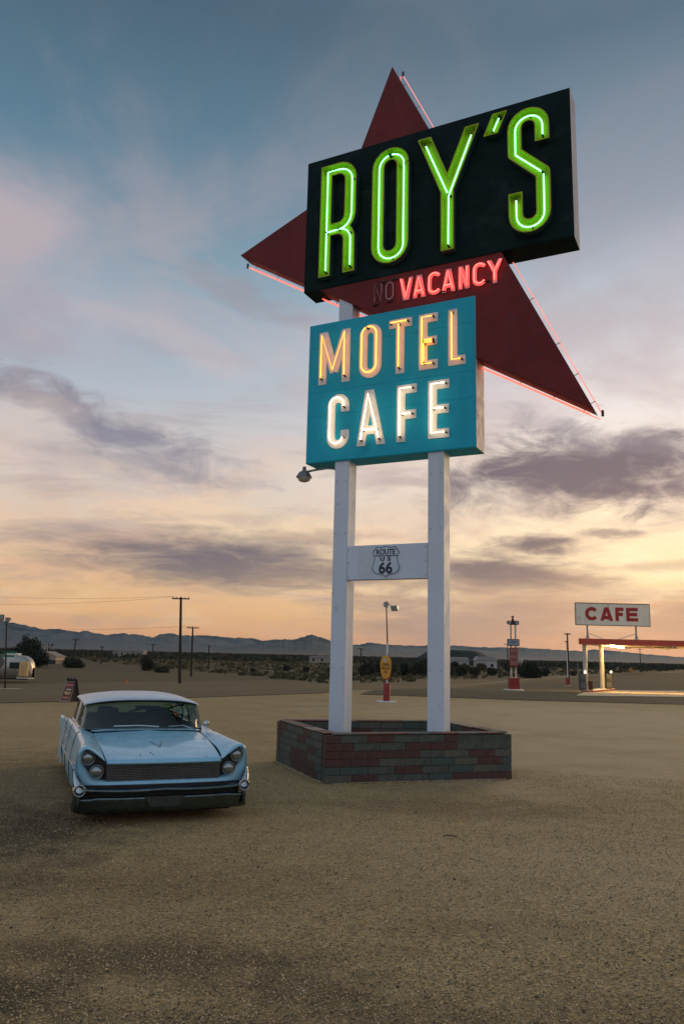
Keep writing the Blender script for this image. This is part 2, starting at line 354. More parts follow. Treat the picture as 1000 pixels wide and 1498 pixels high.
def tray(strokes, w, y0, y1, t=.03, h=.012, clip=None, tol=.003):
    """open channel letter: rim + back plate; material 0 = inside paint, 1 = outside of the wall"""
    A = np.array([p for s in strokes for p in s]); bb = (A[:, 0].min()-w, A[:, 0].max()+w, A[:, 1].min()-w, A[:, 1].max()+w)
    F = field(strokes, w, bb, h, clip); b = MB()
    C0 = contours(*F, 0, tol); C1 = contours(*F, -t, tol)
    for lo in C0: b.add([(p[0], y0, p[1]) for p in lo]+[(p[0], y1, p[1]) for p in lo], [(i, (i+1) % len(lo), len(lo)+(i+1) % len(lo), len(lo)+i) for i in range(len(lo))], 1)
    yb = y1-.02
    for lo in C1: b.add([(p[0], y0, p[1]) for p in lo]+[(p[0], yb, p[1]) for p in lo], [(i, (i+1) % len(lo), len(lo)+(i+1) % len(lo), len(lo)+i) for i in range(len(lo))], 0)
    for g in groups(C1):
        flat = [p for q in g for p in q]; tri = tessellate_polygon([[Vector((p[0], p[1], 0)) for p in q] for q in g]); b.add([(p[0], yb, p[1]) for p in flat], [tuple(x) for x in tri], 0)
    for g in groups(C0):
        # face of the rim = outline minus inner outline(s): bridge by tessellating with the inner loops as holes
        inn = groups(C1)
        oo = [g[0]]+[q[0] for q in inn]
        flat = [p for q in oo for p in q]; tri = tessellate_polygon([[Vector((p[0], p[1], 0)) for p in q] for q in oo]); b.add([(p[0], y0, p[1]) for p in flat], [tuple(x) for x in tri], 1 if 0 else 0)
        for k, hole in enumerate(g[1:]):
            ih = [q for gg in inn for q in gg[1:]]
            # ring around a counter: inner contour loop is the larger one here
            big = min(ih, key=lambda q: abs(np.mean([p[0] for p in q])-np.mean([p[0] for p in hole]))+abs(np.mean([p[1] for p in q])-np.mean([p[1] for p in hole])))
            oo = [big, hole]; flat = [p for q in oo for p in q]; tri = tessellate_polygon([[Vector((p[0], p[1], 0)) for p in q] for q in oo]); b.add([(p[0], y0, p[1]) for p in flat], [tuple(x) for x in tri], 0)
    return b
# ================================================================== THE SETTING
def gz(x, y):
    v = y-30+.9*max(0, -x); s = min(max(v/80, 0), 1); return -1.66*s*s*(3-2*s)
def gz_np(x, y):
    v = y-30+.9*np.maximum(0, -x); s = np.clip(v/80, 0, 1); return -1.66*s*s*(3-2*s)
from mathutils import noise as mn
def ground_mat(name, near, far_c, gravel=1., roadlike=False):
    M = bpy.data.materials.new(name); M.use_nodes = True; t = M.node_tree; n = t.nodes; l = t.links
    b = n['Principled BSDF']; b.inputs['Roughness'].default_value = .95; b.inputs['Specular IOR Level'].default_value = .15
    g = n.new('ShaderNodeNewGeometry'); co = g.outputs['Position']
    def NZ(s, d=5, r=.6, sc3=None, dist=0):
        v = co
        if sc3: mp = n.new('ShaderNodeMapping'); l.new(co, mp.inputs[0]); mp.inputs[3].default_value = sc3; v = mp.outputs[0]
        q = n.new('ShaderNodeTexNoise'); l.new(v, q.inputs['Vector']); q.inputs['Scale'].default_value = s; q.inputs['Detail'].default_value = d; q.inputs['Roughness'].default_value = r; q.inputs['Distortion'].default_value = dist
        return q.outputs[0]
    def MR(x, a, b_, c=0., d=1.):
        q = n.new('ShaderNodeMapRange'); l.new(x, q.inputs[0])
        for i, vv in enumerate((a, b_, c, d)): q.inputs[i+1].default_value = vv
        return q.outputs[0]
    def MX(f, a, b_, mode='MIX'):
        q = n.new('ShaderNodeMix'); q.data_type = 'RGBA'; q.blend_type = mode
        for i, vv in ((0, f), (6, a), (7, b_)):
            if isinstance(vv, bpy.types.NodeSocket): l.new(vv, q.inputs[i])
            else: q.inputs[i].default_value = (*vv, 1) if isinstance(vv, tuple) else vv
        return q.outputs[2]
    def MA(op, a, b_):
        q = n.new('ShaderNodeMath'); q.operation = op
        for i, vv in ((0, a), (1, b_)):
            if isinstance(vv, bpy.types.NodeSocket): l.new(vv, q.inputs[i])
            else: q.inputs[i].default_value = vv
        return q.outputs[0]
    big = NZ(.16, 5, .6); mid = NZ(.7, 6, .65, (.6, 1.6, 1)); wee = NZ(4, 5, .65, (.7, 1.4, 1))
    c = MX(MR(big, .35, .65), tuple(x*.88 for x in near), tuple(x*1.10 for x in near))
    c = MX(MR(NZ(.28, 4, .55), .42, .60, 0, .5), c, tuple(min(.8, x*1.28) for x in near))
    # thin places where dark earth shows between the stones, worn paler tracks
    c = MX(MR(mid, .48, .64, 0, .45), c, tuple(x*.55 for x in near))
    c = MX(MR(NZ(.45, 5, .6, (.25, 1.3, 1)), .55, .72, 0, .35), c, (near[0]*1.35, near[1]*1.28, near[2]*1.2))
    c = MX(MR(wee, .42, .68, 0, .45), c, tuple(x*.6 for x in near))
    vo = n.new('ShaderNodeTexVoronoi'); l.new(co, vo.inputs['Vector']); vo.inputs['Scale'].default_value = 75; vo.inputs['Randomness'].default_value = 1
    vo2 = n.new('ShaderNodeTexVoronoi'); l.new(co, vo2.inputs['Vector']); vo2.inputs['Scale'].default_value = 32
    sepc = n.new('ShaderNodeSeparateColor'); l.new(vo.outputs['Color'], sepc.inputs[0])
    sep2 = n.new('ShaderNodeSeparateColor'); l.new(vo2.outputs['Color'], sep2.inputs[0])
    if gravel:
        c = MX(MR(sepc.outputs[0], .0, 1, .85*gravel, 0), c, tuple(x*.22 for x in near))
        c = MX(MR(sepc.outputs[1], .84, 1, 0, .6*gravel), c, (.66, .54, .34))
        c = MX(MR(sep2.outputs[1], .75, 1, 0, .35*gravel), c, (.20, .19, .17))
        # coarse mottling that still reads from further off
        c = MX(MR(NZ(14, 3, .7, (.6, 1.6, 1)), .42, .66, 0, .52), c, tuple(x*.45 for x in near))
        c = MX(MR(NZ(30, 2, .7, (1, 1.2, 1)), .48, .68, 0, .5), c, (min(.9, near[0]*1.6), near[1]*1.6, near[2]*1.55))
    if not roadlike:
        # dark damp / oily patches; broad ones at left and bottom paint in fading light
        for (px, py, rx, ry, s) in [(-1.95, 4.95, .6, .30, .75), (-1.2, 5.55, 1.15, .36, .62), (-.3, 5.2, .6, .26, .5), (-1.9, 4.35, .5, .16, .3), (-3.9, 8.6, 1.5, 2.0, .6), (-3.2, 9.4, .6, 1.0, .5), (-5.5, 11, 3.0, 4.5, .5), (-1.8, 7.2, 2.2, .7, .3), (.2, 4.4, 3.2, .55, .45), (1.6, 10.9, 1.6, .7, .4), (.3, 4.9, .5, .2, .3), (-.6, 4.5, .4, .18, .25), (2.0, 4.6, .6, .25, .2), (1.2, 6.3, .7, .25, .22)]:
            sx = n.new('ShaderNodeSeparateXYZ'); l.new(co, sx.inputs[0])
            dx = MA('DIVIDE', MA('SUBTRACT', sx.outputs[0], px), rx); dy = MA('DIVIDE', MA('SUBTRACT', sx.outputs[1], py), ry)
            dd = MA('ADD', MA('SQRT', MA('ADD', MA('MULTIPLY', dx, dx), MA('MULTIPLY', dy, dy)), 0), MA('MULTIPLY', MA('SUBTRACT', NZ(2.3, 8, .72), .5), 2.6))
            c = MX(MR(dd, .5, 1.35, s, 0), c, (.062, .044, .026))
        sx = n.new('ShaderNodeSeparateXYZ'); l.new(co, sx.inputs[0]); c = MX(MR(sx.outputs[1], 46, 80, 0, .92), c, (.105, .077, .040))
        for (px, py, rx, ry, s) in [(9, 27, 9, 12, .55), (4, 17, 4, 4, .35), (3.5, 8, 3, 2, .25)]:  # pale patches: brighter evening light painted into the gravel
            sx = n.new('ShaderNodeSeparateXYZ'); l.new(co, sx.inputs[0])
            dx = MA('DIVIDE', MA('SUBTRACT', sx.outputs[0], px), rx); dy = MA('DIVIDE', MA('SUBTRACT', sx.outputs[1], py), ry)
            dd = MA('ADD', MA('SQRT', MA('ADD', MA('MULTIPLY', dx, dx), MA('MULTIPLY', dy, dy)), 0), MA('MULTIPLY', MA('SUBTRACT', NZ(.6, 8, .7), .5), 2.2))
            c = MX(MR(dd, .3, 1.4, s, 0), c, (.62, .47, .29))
        # scrub-covered desert further out
        sx = n.new('ShaderNodeSeparateXYZ'); l.new(co, sx.inputs[0])
        far = MR(MA('ADD', sx.outputs[1], MA('MULTIPLY', MA('SUBTRACT', NZ(.02, 4, .6), .5), 120)), 130, 230)
        scrub = MX(MR(NZ(.05, 7, .7, (.35, 1.5, 1)), .40, .58), far_c, (.10, .078, .040))
        c = MX(far, c, scrub)
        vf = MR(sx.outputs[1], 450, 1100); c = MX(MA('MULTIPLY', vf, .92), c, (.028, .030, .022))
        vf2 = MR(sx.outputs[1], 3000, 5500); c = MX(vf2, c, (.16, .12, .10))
    l.new(c, b.inputs['Base Color'])
    bp = n.new('ShaderNodeBump'); bp.inputs['Strength'].default_value = .9; bp.inputs['Distance'].default_value = .012
    hh = MA('ADD', MA('MULTIPLY', vo.outputs['Distance'], -.8), MA('ADD', MA('MULTIPLY', NZ(22, 4, .7), 1.4), MA('MULTIPLY', NZ(3, 4, .6), 2.)))
    l.new(hh, bp.inputs['Height']); l.new(bp.outputs[0], b.inputs['Normal'])
    return M
GRAVEL = (.51, .355, .165)
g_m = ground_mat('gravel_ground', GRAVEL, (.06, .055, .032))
# one ground sheet out past the mountains
rs = [0]+list(np.geomspace(.6, 22000, 230)); na = 288
V = np.zeros((len(rs)*na, 3)); th = np.linspace(0, 2*math.pi, na, endpoint=False)
for i, r in enumerate(rs):
    x = r*np.sin(th); y = r*np.cos(th); z = gz_np(x, y)
    if r < 30:
        z = z+np.array([mn.fractal(Vector((a*.9, b_*.9, 0)), .8, 2, 4)*.010 for a, b_ in zip(x, y)])*(1 if r < 20 else (30-r)/10)
    if r > 400: z = z+np.array([mn.noise(Vector((a/500, b_/500, 3)))*1.6 for a, b_ in zip(x, y)])*min(1, (r-400)/1500)
    V[i*na:(i+1)*na] = np.stack([x, y, z], 1)
gm = MB(); F = [(i*na+j, i*na+(j+1) % na, (i+1)*na+(j+1) % na, (i+1)*na+j) for i in range(len(rs)-1) for j in range(na)]
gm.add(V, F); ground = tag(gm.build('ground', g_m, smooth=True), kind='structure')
def drape(name, near, far, m_, off, ns=60, nt_=10):
    def res(P, k):
        P = np.array(P, float); d = np.r_[0, np.cumsum(np.hypot(*np.diff(P, axis=0).T))]; t = np.linspace(0, d[-1], k)
        return np.stack([np.interp(t, d, P[:, 0]), np.interp(t, d, P[:, 1])], 1)
    A, B = res(near, ns), res(far, ns); b = MB(); rows = []
    for a, c in zip(A, B):
        rows.append([(p[0], p[1], gz(*p)+off) for p in (a+(c-a)*k/nt_ for k in range(nt_+1))])
    b.grid(rows); return tag(b.build(name, m_, smooth=True), kind='structure')
road_m = ground_mat('highway_asphalt', (.185, .138, .074), (.1,)*3, .3, True)
fore_m = ground_mat('forecourt_asphalt', (.105, .088, .052), (.1,)*3, .35, True)
lot_m = ground_mat('verge_dirt', (.25, .18, .09), (.1,)*3, .4, True)
drape('highway', [[-60, -8], [-30, 14], [-12.9, 30.8], [-6.3, 38.3], [-.9, 45.7], [1.0, 55], [9.8, 80], [22, 112], [60, 190], [122, 300]],
      [[-110, 14], [-60, 52], [-33.3, 79.0], [-16.8, 101.2], [0.6, 120], [24.2, 137.7], [40, 160], [70, 215], [122.4, 290], [170, 380]], road_m, .012, 90, 12)
drape('forecourt', [[1.2, 43.5], [5.3, 42.1], [9, 40.4], [12.2, 40.1], [17.2, 39.7], [60, 36]], [[2.5, 56], [9.8, 79], [14, 88], [22, 108], [50, 150], [110, 190]], fore_m, .02, 60, 12)
drape('road_shoulder', [[-60, -10], [-30, 12], [-12.9, 29.6], [-6.3, 37.3], [-.9, 44.9], [1.0, 54]], [[-60, -8.6], [-30, 13.6], [-12.9, 30.9], [-6.3, 38.4], [-.9, 45.8], [1.1, 55.4]], lot_m, .016, 60, 3)
drape('kerb_shadow_line', [[-60, -10.4], [-30, 11.6], [-12.9, 29.2], [-6.3, 36.9], [-.9, 44.5], [1.0, 53.5]], [[-60, -9.99], [-30, 12.02], [-12.9, 29.62], [-6.3, 37.32], [-.9, 44.92], [1.0, 54.1]], mat('kerb_shadow_tone', (.035, .032, .026), .9, bump=.01), .022, 60, 1)  # dark strip painted in as the shadow line along the lot kerb
apron_m = mat('concrete_apron', (.62, .46, .26), .8, var=.12, vs=.6, dirt=((.2, .17, .13), .5, .52, .5))
drape('concrete_apron', [[15.6, 52.5], [18, 53.5], [24.8, 57.4], [60, 66]], [[26, 84], [33.6, 98.4], [46, 104], [90, 110]], apron_m, .03, 40, 10)
drape('painted_line', [[-60, 2], [-30, 25], [-18, 45], [-9, 57], [-1, 69], [8, 88], [22, 118], [60, 200]], [[-60, 2.25], [-30.2, 25.2], [-18.2, 45.2], [-9.2, 57.2], [-1.2, 69.2], [7.8, 88.3], [21.6, 118.3], [59.5, 200.5]], mat('worn_yellow_line', (.34, .25, .10), .8), .018, 80, 1)

# mountains: bajada ramp and eroded ranges whose crest follows the skyline
ridge = [(-60, 1.6), (-45, 2.0), (-34, 1.5), (-28, 2.0), (-23.24, 1.74), (-22.6, 1.62), (-21.5, 1.46), (-20.6, 1.21), (-19.8, 1.31), (-18.9, 1.21), (-18.2, 1.11), (-17.76, 1.24), (-17.1, 1.09), (-16.2, .98), (-15.25, 1.14), (-14.3, 1.07),
  (-13.1, .92), (-12.6, 1.17), (-11.9, 1.24), (-11.1, 1.08), (-9.6, 1.15), (-7.6, 1.02), (-6.1, 1.04), (-5.6, .86), (-4.2, 1.01), (-3.2, 1.0), (-2.0, 1.36), (-1.3, 1.2), (-.3, .88), (1, .72), (2.4, .92), (3.2, .8), (4.2, .82),
  (5.2, .75), (7.1, .87), (8.3, .85), (10, .76), (12.9, .80), (14.7, .72), (17, .62), (17.7, .76), (19.2, .70), (21.4, .50), (23.5, .36), (27, .5), (34, .8), (45, 1.2), (60, .8)]
ra_, re_ = zip(*ridge)
def mountain(name, a0, a1, rc, wd, el_k, lo, seed, na_, m_):
    azs = np.linspace(a0, a1, na_); rows = []
    fr = np.r_[np.linspace(-1.6, -.25, 14), np.linspace(-.2, 0, 8), np.linspace(.05, .5, 4)]
    for a in azs:
        e = np.interp(a, ra_, re_)*el_k if el_k else lo(a); e *= 1+.07*mn.noise(Vector((a*1.6, 0, seed)))+.06*mn.noise(Vector((a*4.5, 3, seed)))+.03*mn.noise(Vector((a*12, 5, seed)))
        row = []
        for f in fr:
            r = rc+f*wd; x, y = r*math.sin(R(a)), r*math.cos(R(a))
            hc = rc*math.tan(R(e))+EYE
            base_ = -3+max(0, (r-(rc-1.6*wd)))/(1.6*wd)*hc*.24
            k = max(0, 1-abs(f)/1.0)**1.25 if f < 0 else max(0, 1-f/.9)
            rid = 1-abs(mn.noise(Vector((x/900, y/900, seed))))*1.9; rid2 = 1-abs(mn.noise(Vector((x/330, y/330, seed+5))))*2
            er = 1 if abs(f) < .001 else (.50+.38*rid+.22*rid2)
            h = base_+(hc-base_)*k*min(er, 1.02)
            h += mn.noise(Vector((x/160, y/160, seed)))*hc*.04*(1 if k > .1 else 0)
            row.append((x, y, h))
        rows.append(row)
    b = MB().grid(rows); return tag(b.build(name, m_), kind='structure')
rock_m = mat('desert_rock', (.040, .040, .042), .95, var=.35, vs=.0012, dirt=((.022, .022, .025), .004, .45, .7))
rock2_m = mat('dark_rock', (.028, .028, .030), .95, var=.3, vs=.002)
mountain('mountain_range', -60, 60, 15000, 4600, 1, None, 2., 620, rock_m)
near_r = [(-9, .15), (-6, .62), (-4.3, .98), (-3.2, .99), (-2, 1.355), (-1.3, 1.22), (-.3, .86), (.8, .60), (2, .40), (4, .12)]
mountain('foothill_range', -9, 4, 10500, 2600, None, lambda a: float(np.interp(a, *zip(*near_r))), 9., 130, rock2_m)
# cinder cone and the low lava rise beside it
b = MB(); cx, cy = 1900*math.sin(R(8.3)), 1900*math.cos(R(8.3)); rows = []
for rr, z in [(105, -3), (88, 3), (72, 11.5), (62, 17.5), (52, 20.6), (38, 21.6), (22, 20.2), (0.1, 18)]:
    rows.append([(cx+rr*(1+.06*mn.noise(Vector((math.cos(t)*2, math.sin(t)*2, rr/30))))*math.cos(t), cy+rr*math.sin(t), z+.8*mn.noise(Vector((math.cos(t)*3, math.sin(t)*3, rr/20)))-2) for t in np.linspace(0, 2*math.pi, 48, endpoint=False)])
b.grid(rows, closed=True); tag(b.build('cinder_cone', mat('black_cinder', (.012, .014, .011), .95, var=.3, vs=.02), smooth=True), kind='structure')
b = MB(); rows = []
for i in range(60):
    a = 3+(i/59)*13; row = []
    for f in range(7):
        r = 700+f*60; hh_ = [0, 1.2, 2.2, 2.6, 2.4, 1.5, 0][f]*(math.sin(math.pi*i/59)**.5)*(1+.4*mn.noise(Vector((a, f*.3, 1))))
        row.append((r*math.sin(R(a)), r*math.cos(R(a)), -2.6+hh_*1.1))
    rows.append(row)
b.grid(rows); tag(b.build('lava_rise', mat('lava_scrub', (.020, .024, .015), .95, var=.4, vs=.05), smooth=True), kind='structure')

# haze
hz = MB().box(-21000, 21000, -3000, 21000, -12, 900)
def haze():
    M = bpy.data.materials.new('haze_air'); M.use_nodes = True; n = M.node_tree.nodes; n.clear()
    v = n.new('ShaderNodeVolumePrincipled'); v.inputs['Color'].default_value = (.42, .72, 1, 1); v.inputs['Density'].default_value = HAZE; v.inputs['Anisotropy'].default_value = .35
    o = n.new('ShaderNodeOutputMaterial'); M.node_tree.links.new(v.outputs[0], o.inputs['Volume']); return M
HAZE = 1.35e-5
h_o = tag(hz.build('haze', haze()), kind='stuff')
# ================================================================== THE BIG SIGN
K = 1.1257
black_m = mat('black_sign_paint', (.006, .019, .019), .55, var=.25, vs=1.2, fine=.25, fs=9, dirt=((.03, .05, .05), 1.4, .52, .4), streak=((.004, .008, .009), 2.2, .5, .5), bump=.002, bs=6, spec=.06)
teal_m = mat('turquoise_paint', (.018, .39, .54), .5, var=.10, vs=1.1, dirt=((.012, .24, .33), 2.2, .56, .5), streak=((.01, .2, .27), 2.5, .56, .35), bump=.002, bs=5, spec=.15)
red_m = mat('oxide_red_paint', (.16, .022, .022), .6, spec=.2, var=.14, vs=1.3, fine=.2, fs=12, dirt=((.10, .02, .018), 2.2, .52, .5), streak=((.25, .06, .05), 3, .6, .25))
white_m = mat('white_post_paint', (.56, .63, .72), .5, var=.05, vs=.9, dirt=((.24, .28, .25), 3.1, .62, .8), streak=((.40, .42, .42), 3.0, .54, .5), spots=((.22, .23, .2), 2.6, .035, .9), bump=.002, bs=9)
edge_m = mat('weathered_white_panel', (.62, .58, .60), .55, var=.14, vs=2, dirt=((.25, .22, .22), 1.6, .5, .7), streak=((.3, .28, .3), 4, .5, .6))
green_m = mat('chartreuse_paint', (.38, .52, .02), .6, var=.06, vs=1.2, dirt=((.42, .30, .03), 1.2, .58, .4), spec=.2)
cream_m = mat('lettering_cream', (.76, .73, .70), .55, var=.08, vs=3, dirt=((.40, .36, .34), 4, .6, .6))
pinkp_m = mat('lettering_glow_pink', (.72, .36, .36), .5, var=.06)  # pale letters, reddened so their colour carries some of the tubes' glow
steel_m = mat('galvanised_steel', (.33, .34, .34), .45, .7, var=.15, vs=5)
dark_m = mat('dark_metal', (.03, .03, .032), .6)
ins_m = mat('black_insulator', (.01, .01, .01), .4)
n_green = emis('neon_green', (.24, 1.0, .38), 3.3)
n_red = emis('neon_red', (1.0, .042, .026), 8.0)
n_pink = emis('neon_coral', (1.0, .24, .17), 1.05); n_glow = emis('neon_fill_red', (1.0, .07, .04), 3.2)
n_yel = emis('neon_amber', (1.0, .32, .006), 3.4)
n_warm = emis('neon_warm_white', (1.0, .78, .45), 5.0)
n_off = mat('unlit_glass_tube', (.50, .40, .40), .3)

sign = thing('motel_sign', 'towering sign with black ROY\'S box, red arrowhead and turquoise MOTEL CAFE box', 'sign', (-.191, 14.375, 0), -.466)
q = lambda P: [(a*K, b*K) for a, b in P]
def sbox(name, u0, u1, n0, n1, z0, z1, m_, bevel=.008, parent=sign, mi=None):
    b = MB().box(u0*K, u1*K, n0*K, n1*K, z0*K, z1*K); o = b.build(name, m_, parent, bevel=bevel)
    if mi:   # weathered end faces
        for p in o.data.polygons:
            if abs(p.normal.x) > .9: p.material_index = 1
    return o
# posts, cross rail
for u0, u1 in ((.019, .284), (1.674, 1.938)):
    p = sbox('post', u0, u1, .034, .329, 0, 8.09, white_m, .012)
    for zz in (.36, 1.55, 3.72, 4.6):
        b = MB()
        for uu in (u0+.05, u1-.05): b.cyl((uu*K, .034*K, zz*K), (uu*K, .026*K, zz*K), .012, n=6)
        b.build('bolt_heads', steel_m, p)['kind'] = 'stuff'
sbox('cross_rail', .288, 1.670, .035, .20, 2.946, 3.50, white_m, .006)
for uu in (.31, 1.645):
    for zz in (3.0, 3.22, 3.44): MB().cyl((uu*K, .030*K, zz*K), (uu*K, .036*K, zz*K), .014, n=8).build('bolt', steel_m, sign)
# route shield on the rail
def shield_pts(s=1.):
    half = [(0, .255), (.05, .235), (.11, .228), (.165, .248), (.238, .150), (.205, .075), (.202, .02), (.232, -.06), (.245, -.115), (.225, -.165), (.165, -.205), (.09, -.215), (.035, -.232), (0, -.262)]
    P = half+[(-a, b) for a, b in half[-2:0:-1]]; return [(a*s, b*s) for a, b in P]
cu_, cz_ = .975, 3.232
sh_w = mat('shield_white', (.50, .60, .68), .5, var=.05); ink = mat('black_ink', (.010, .018, .028), .5, var=.05)
sc_ = lambda P: [((a+cu_)*K, (b+cz_)*K) for a, b in P]
shd = MB().prism(sc_(shield_pts(1.0)), .020*K, .033*K).build('route_shield', sh_w, sign)
MB().prism([sc_(shield_pts(.965)), sc_(shield_pts(.925))], .0175*K, .0202*K).build('border_line', ink, shd)
MB().box((cu_-.195)*K, (cu_+.195)*K, .0175*K, .0202*K, (cz_+.078)*K, (cz_+.092)*K).build('border_line', ink, shd)
text_mb('ROUTE', .135, .0015, .0032, .86, (cu_*K, (cz_+.148)*K), .0182*K).build('lettering', ink, shd, fix=False)
[text_mb(c_, .098, .0015, .0045, 1.3, ((cu_+dx)*K, (cz_+.036)*K), .0182*K).build('lettering', ink, shd, fix=False) for c_, dx in (('U', -.058), ('S', .058))]
text_mb('66', .27, .0015, .008, 1.0, (cu_*K, (cz_-.108)*K), .0182*K).build('lettering', ink, shd, fix=False)
# arrowhead
T_, R_, L_, C_ = (.977, 12.145), (4.23, 5.351), (-2.10, 9.16), (.175, 10.123)
arr = MB().prism(q([T_, C_, L_, R_]), .012*K, .40*K).build('arrowhead', red_m, sign, bevel=.01)
def lerp(a, b, t): return (a[0]+(b[0]-a[0])*t, a[1]+(b[1]-a[1])*t)
def tubes(name, segs, n_, r, m_, parent, closed=False, sides=8):
    for sg in segs: MB().tube([(a*K, n_*K, b*K) for a, b in sg], r, sides, closed).build(name, m_, parent, smooth=True, fix=False)
# neon run round the back edge, held off the sheet metal on glass posts
def offs(A, B, d):
    v = Vector((B[0]-A[0], B[1]-A[1])).normalized(); nn = Vector((-v.y, v.x))*d; return nn
nTR = offs(R_, T_, -.075); nRL = offs(L_, R_, -.04)
tr0, tr1 = (T_[0]+nTR.x-.02, T_[1]+nTR.y+.06), (R_[0]+nTR.x+.0, R_[1]+nTR.y-.02)
rl0, rl1 = (L_[0]+nRL.x-.07, L_[1]+nRL.y), (R_[0]+nRL.x+.05, R_[1]+nRL.y-.02)
tubes('neon_tube', [[T_, (T_[0]+.0, T_[1]+.07), tr0, lerp(tr0, tr1, .33)], [lerp(tr0, tr1, .335), lerp(tr0, tr1, .66)], [lerp(tr0, tr1, .665), tr1]], .41, .009, n_pink, arr)
tubes('neon_tube', [[rl0, lerp(rl0, rl1, .335)], [lerp(rl0, rl1, .34), lerp(rl0, rl1, .66)], [lerp(rl0, rl1, .665), rl1]], .41, .009, n_pink, arr)
tubes('neon_tube', [[lerp(rl0, rl1, .02), lerp(rl0, rl1, .5)], [lerp(rl0, rl1, .505), lerp(rl0, rl1, .98)]], .34, .010, n_glow, arr)  # extra inner red tube, added to light the arrowhead's underside
for t in (.02, .1, .2, .3, .42, .55, .7, .82, .9, .97):
    a = lerp(T_, R_, t); MB().cyl((a[0]*K, .39*K, a[1]*K), ((a[0]+nTR.x)*K, .405*K, (a[1]+nTR.y)*K), .008, n=6).build('tube_support', steel_m, arr)
    a = lerp(L_, R_, t); MB().cyl((a[0]*K, .39*K, a[1]*K), ((a[0]+nRL.x)*K, .405*K, (a[1]+nRL.y)*K), .008, n=6).build('tube_support', steel_m, arr)
for a in (tr0, rl0, tr1): MB().cyl((a[0]*K, .41*K, (a[1]-.02)*K), (a[0]*K, .41*K, (a[1]+.07)*K), .024, n=8).build('insulator', ins_m, arr)
b = MB()
for (u_, z_) in [(3.05, 7.05), (3.12, 6.95), (3.35, 6.75), (3.42, 6.9), (3.3, 6.55), (3.55, 6.6), (2.75, 7.35), (3.2, 7.25), (3.0, 6.5), (3.48, 6.3)]:
    b.cyl((u_*K, .0125*K, z_*K), (u_*K, .007*K, z_*K), .018, n=7)
o = b.build('paint_chips', dark_m, arr); o['kind'] = 'stuff'
# black box
blk = sbox('upper_box', -.679, 4.043, 0, .46, 8.106, 10.673, [black_m, edge_m], .01, mi=True)
for z0, z1 in ((8.13, 8.98), (8.985, 9.83), (9.835, 10.65)): sbox('face_sheet', -.66, 4.024, -.006, .0005, z0, z1, black_m, 0, blk)
sbox('end_hatch', 4.0425, 4.046, .12, .34, 8.75, 9.35, edge_m, .002, blk)
# turquoise box
blu = sbox('lower_box', -.528, 2.479, 0, .45, 4.944, 7.449, [teal_m, edge_m], .01, mi=True)
for z0, z1 in ((4.96, 5.76), (5.7645, 6.19), (6.1945, 7.0), (7.0045, 7.433)): sbox('face_sheet', -.515, 2.466, -.006, .0005, z0, z1, teal_m, 0, blu)
for z0, z1 in ((5.15, 5.52), (6.35, 6.62)): sbox('end_hatch', 2.4785, 2.483, .13, .30, z0, z1, edge_m, .002, blu)

# --- channel letters ROY'S
S1 = .225
roy = {
 'R': ([[(-.213, 8.20), (-.213, 10.307)], [(-.325, 10.307), (.03, 10.307)]+arc(.03, 10.068, .239, 90, 0)+[(.269, 9.375)]+arc(.03, 9.375, .235, 0, -90)+[(-.22, 9.14)], [(-.1, 9.14), (.02, 9.14)]+arc(.02, 8.905, .235, 90, 0)+[(.262, 8.20)]],
       [[(.262, 8.40), (.262, 8.90)]+arc(.03, 8.92, .232, 0, 70)+[(.03, 9.15)], [(-.213, 8.38), (-.213, 10.32), (.03, 10.32)]+arc(.03, 10.07, .245, 90, 0)+[(.275, 9.38)]+arc(.03, 9.38, .235, 0, -90)+[(-.213, 9.135)]], (8.27, 10.42)),
 'O': ([arc(1.03, 10.075, .228, 0, 180)+arc(1.03, 8.605, .228, 180, 360)+[(1.258, 10.075)]], [arc(1.03, 10.09, .228, 100, 180)+arc(1.03, 8.60, .228, 180, 360)+arc(1.03, 10.09, .228, 0, 93)], (8.26, 10.42)),
 'Y': ([[(1.575, 10.60), (2.052, 9.34)], [(2.56, 10.60), (2.052, 9.34)], [(2.052, 8.2), (2.052, 9.38)]], [[(1.655, 10.30), (2.05, 9.29)], [(2.46, 10.28), (2.06, 9.26), (2.052, 8.37)]], (8.27, 10.41)),
 "'": ([[(2.75, 10.03), (2.99, 10.60)]], [[(2.815, 10.20), (2.925, 10.44)]], (10.13, 10.50)),
 'S': ([[(3.615, 9.80), (3.615, 10.10)]+arc(3.3975, 10.10, .2175, 0, 180)+[(3.18, 9.68), (3.615, 9.24), (3.615, 8.60)]+arc(3.3975, 8.60, .2175, 0, -180)+[(3.18, 8.99)]],
       [[(3.615, 9.90), (3.615, 10.10)]+arc(3.3975, 10.10, .2175, 0, 180)+[(3.18, 9.68), (3.60, 9.27)], [(3.615, 9.25), (3.615, 8.60)]+arc(3.3975, 8.60, .2175, 0, -180)+[(3.18, 8.90)]], None)}
trim_m = mat('letter_return_paint', (.025, .075, .085), .5)
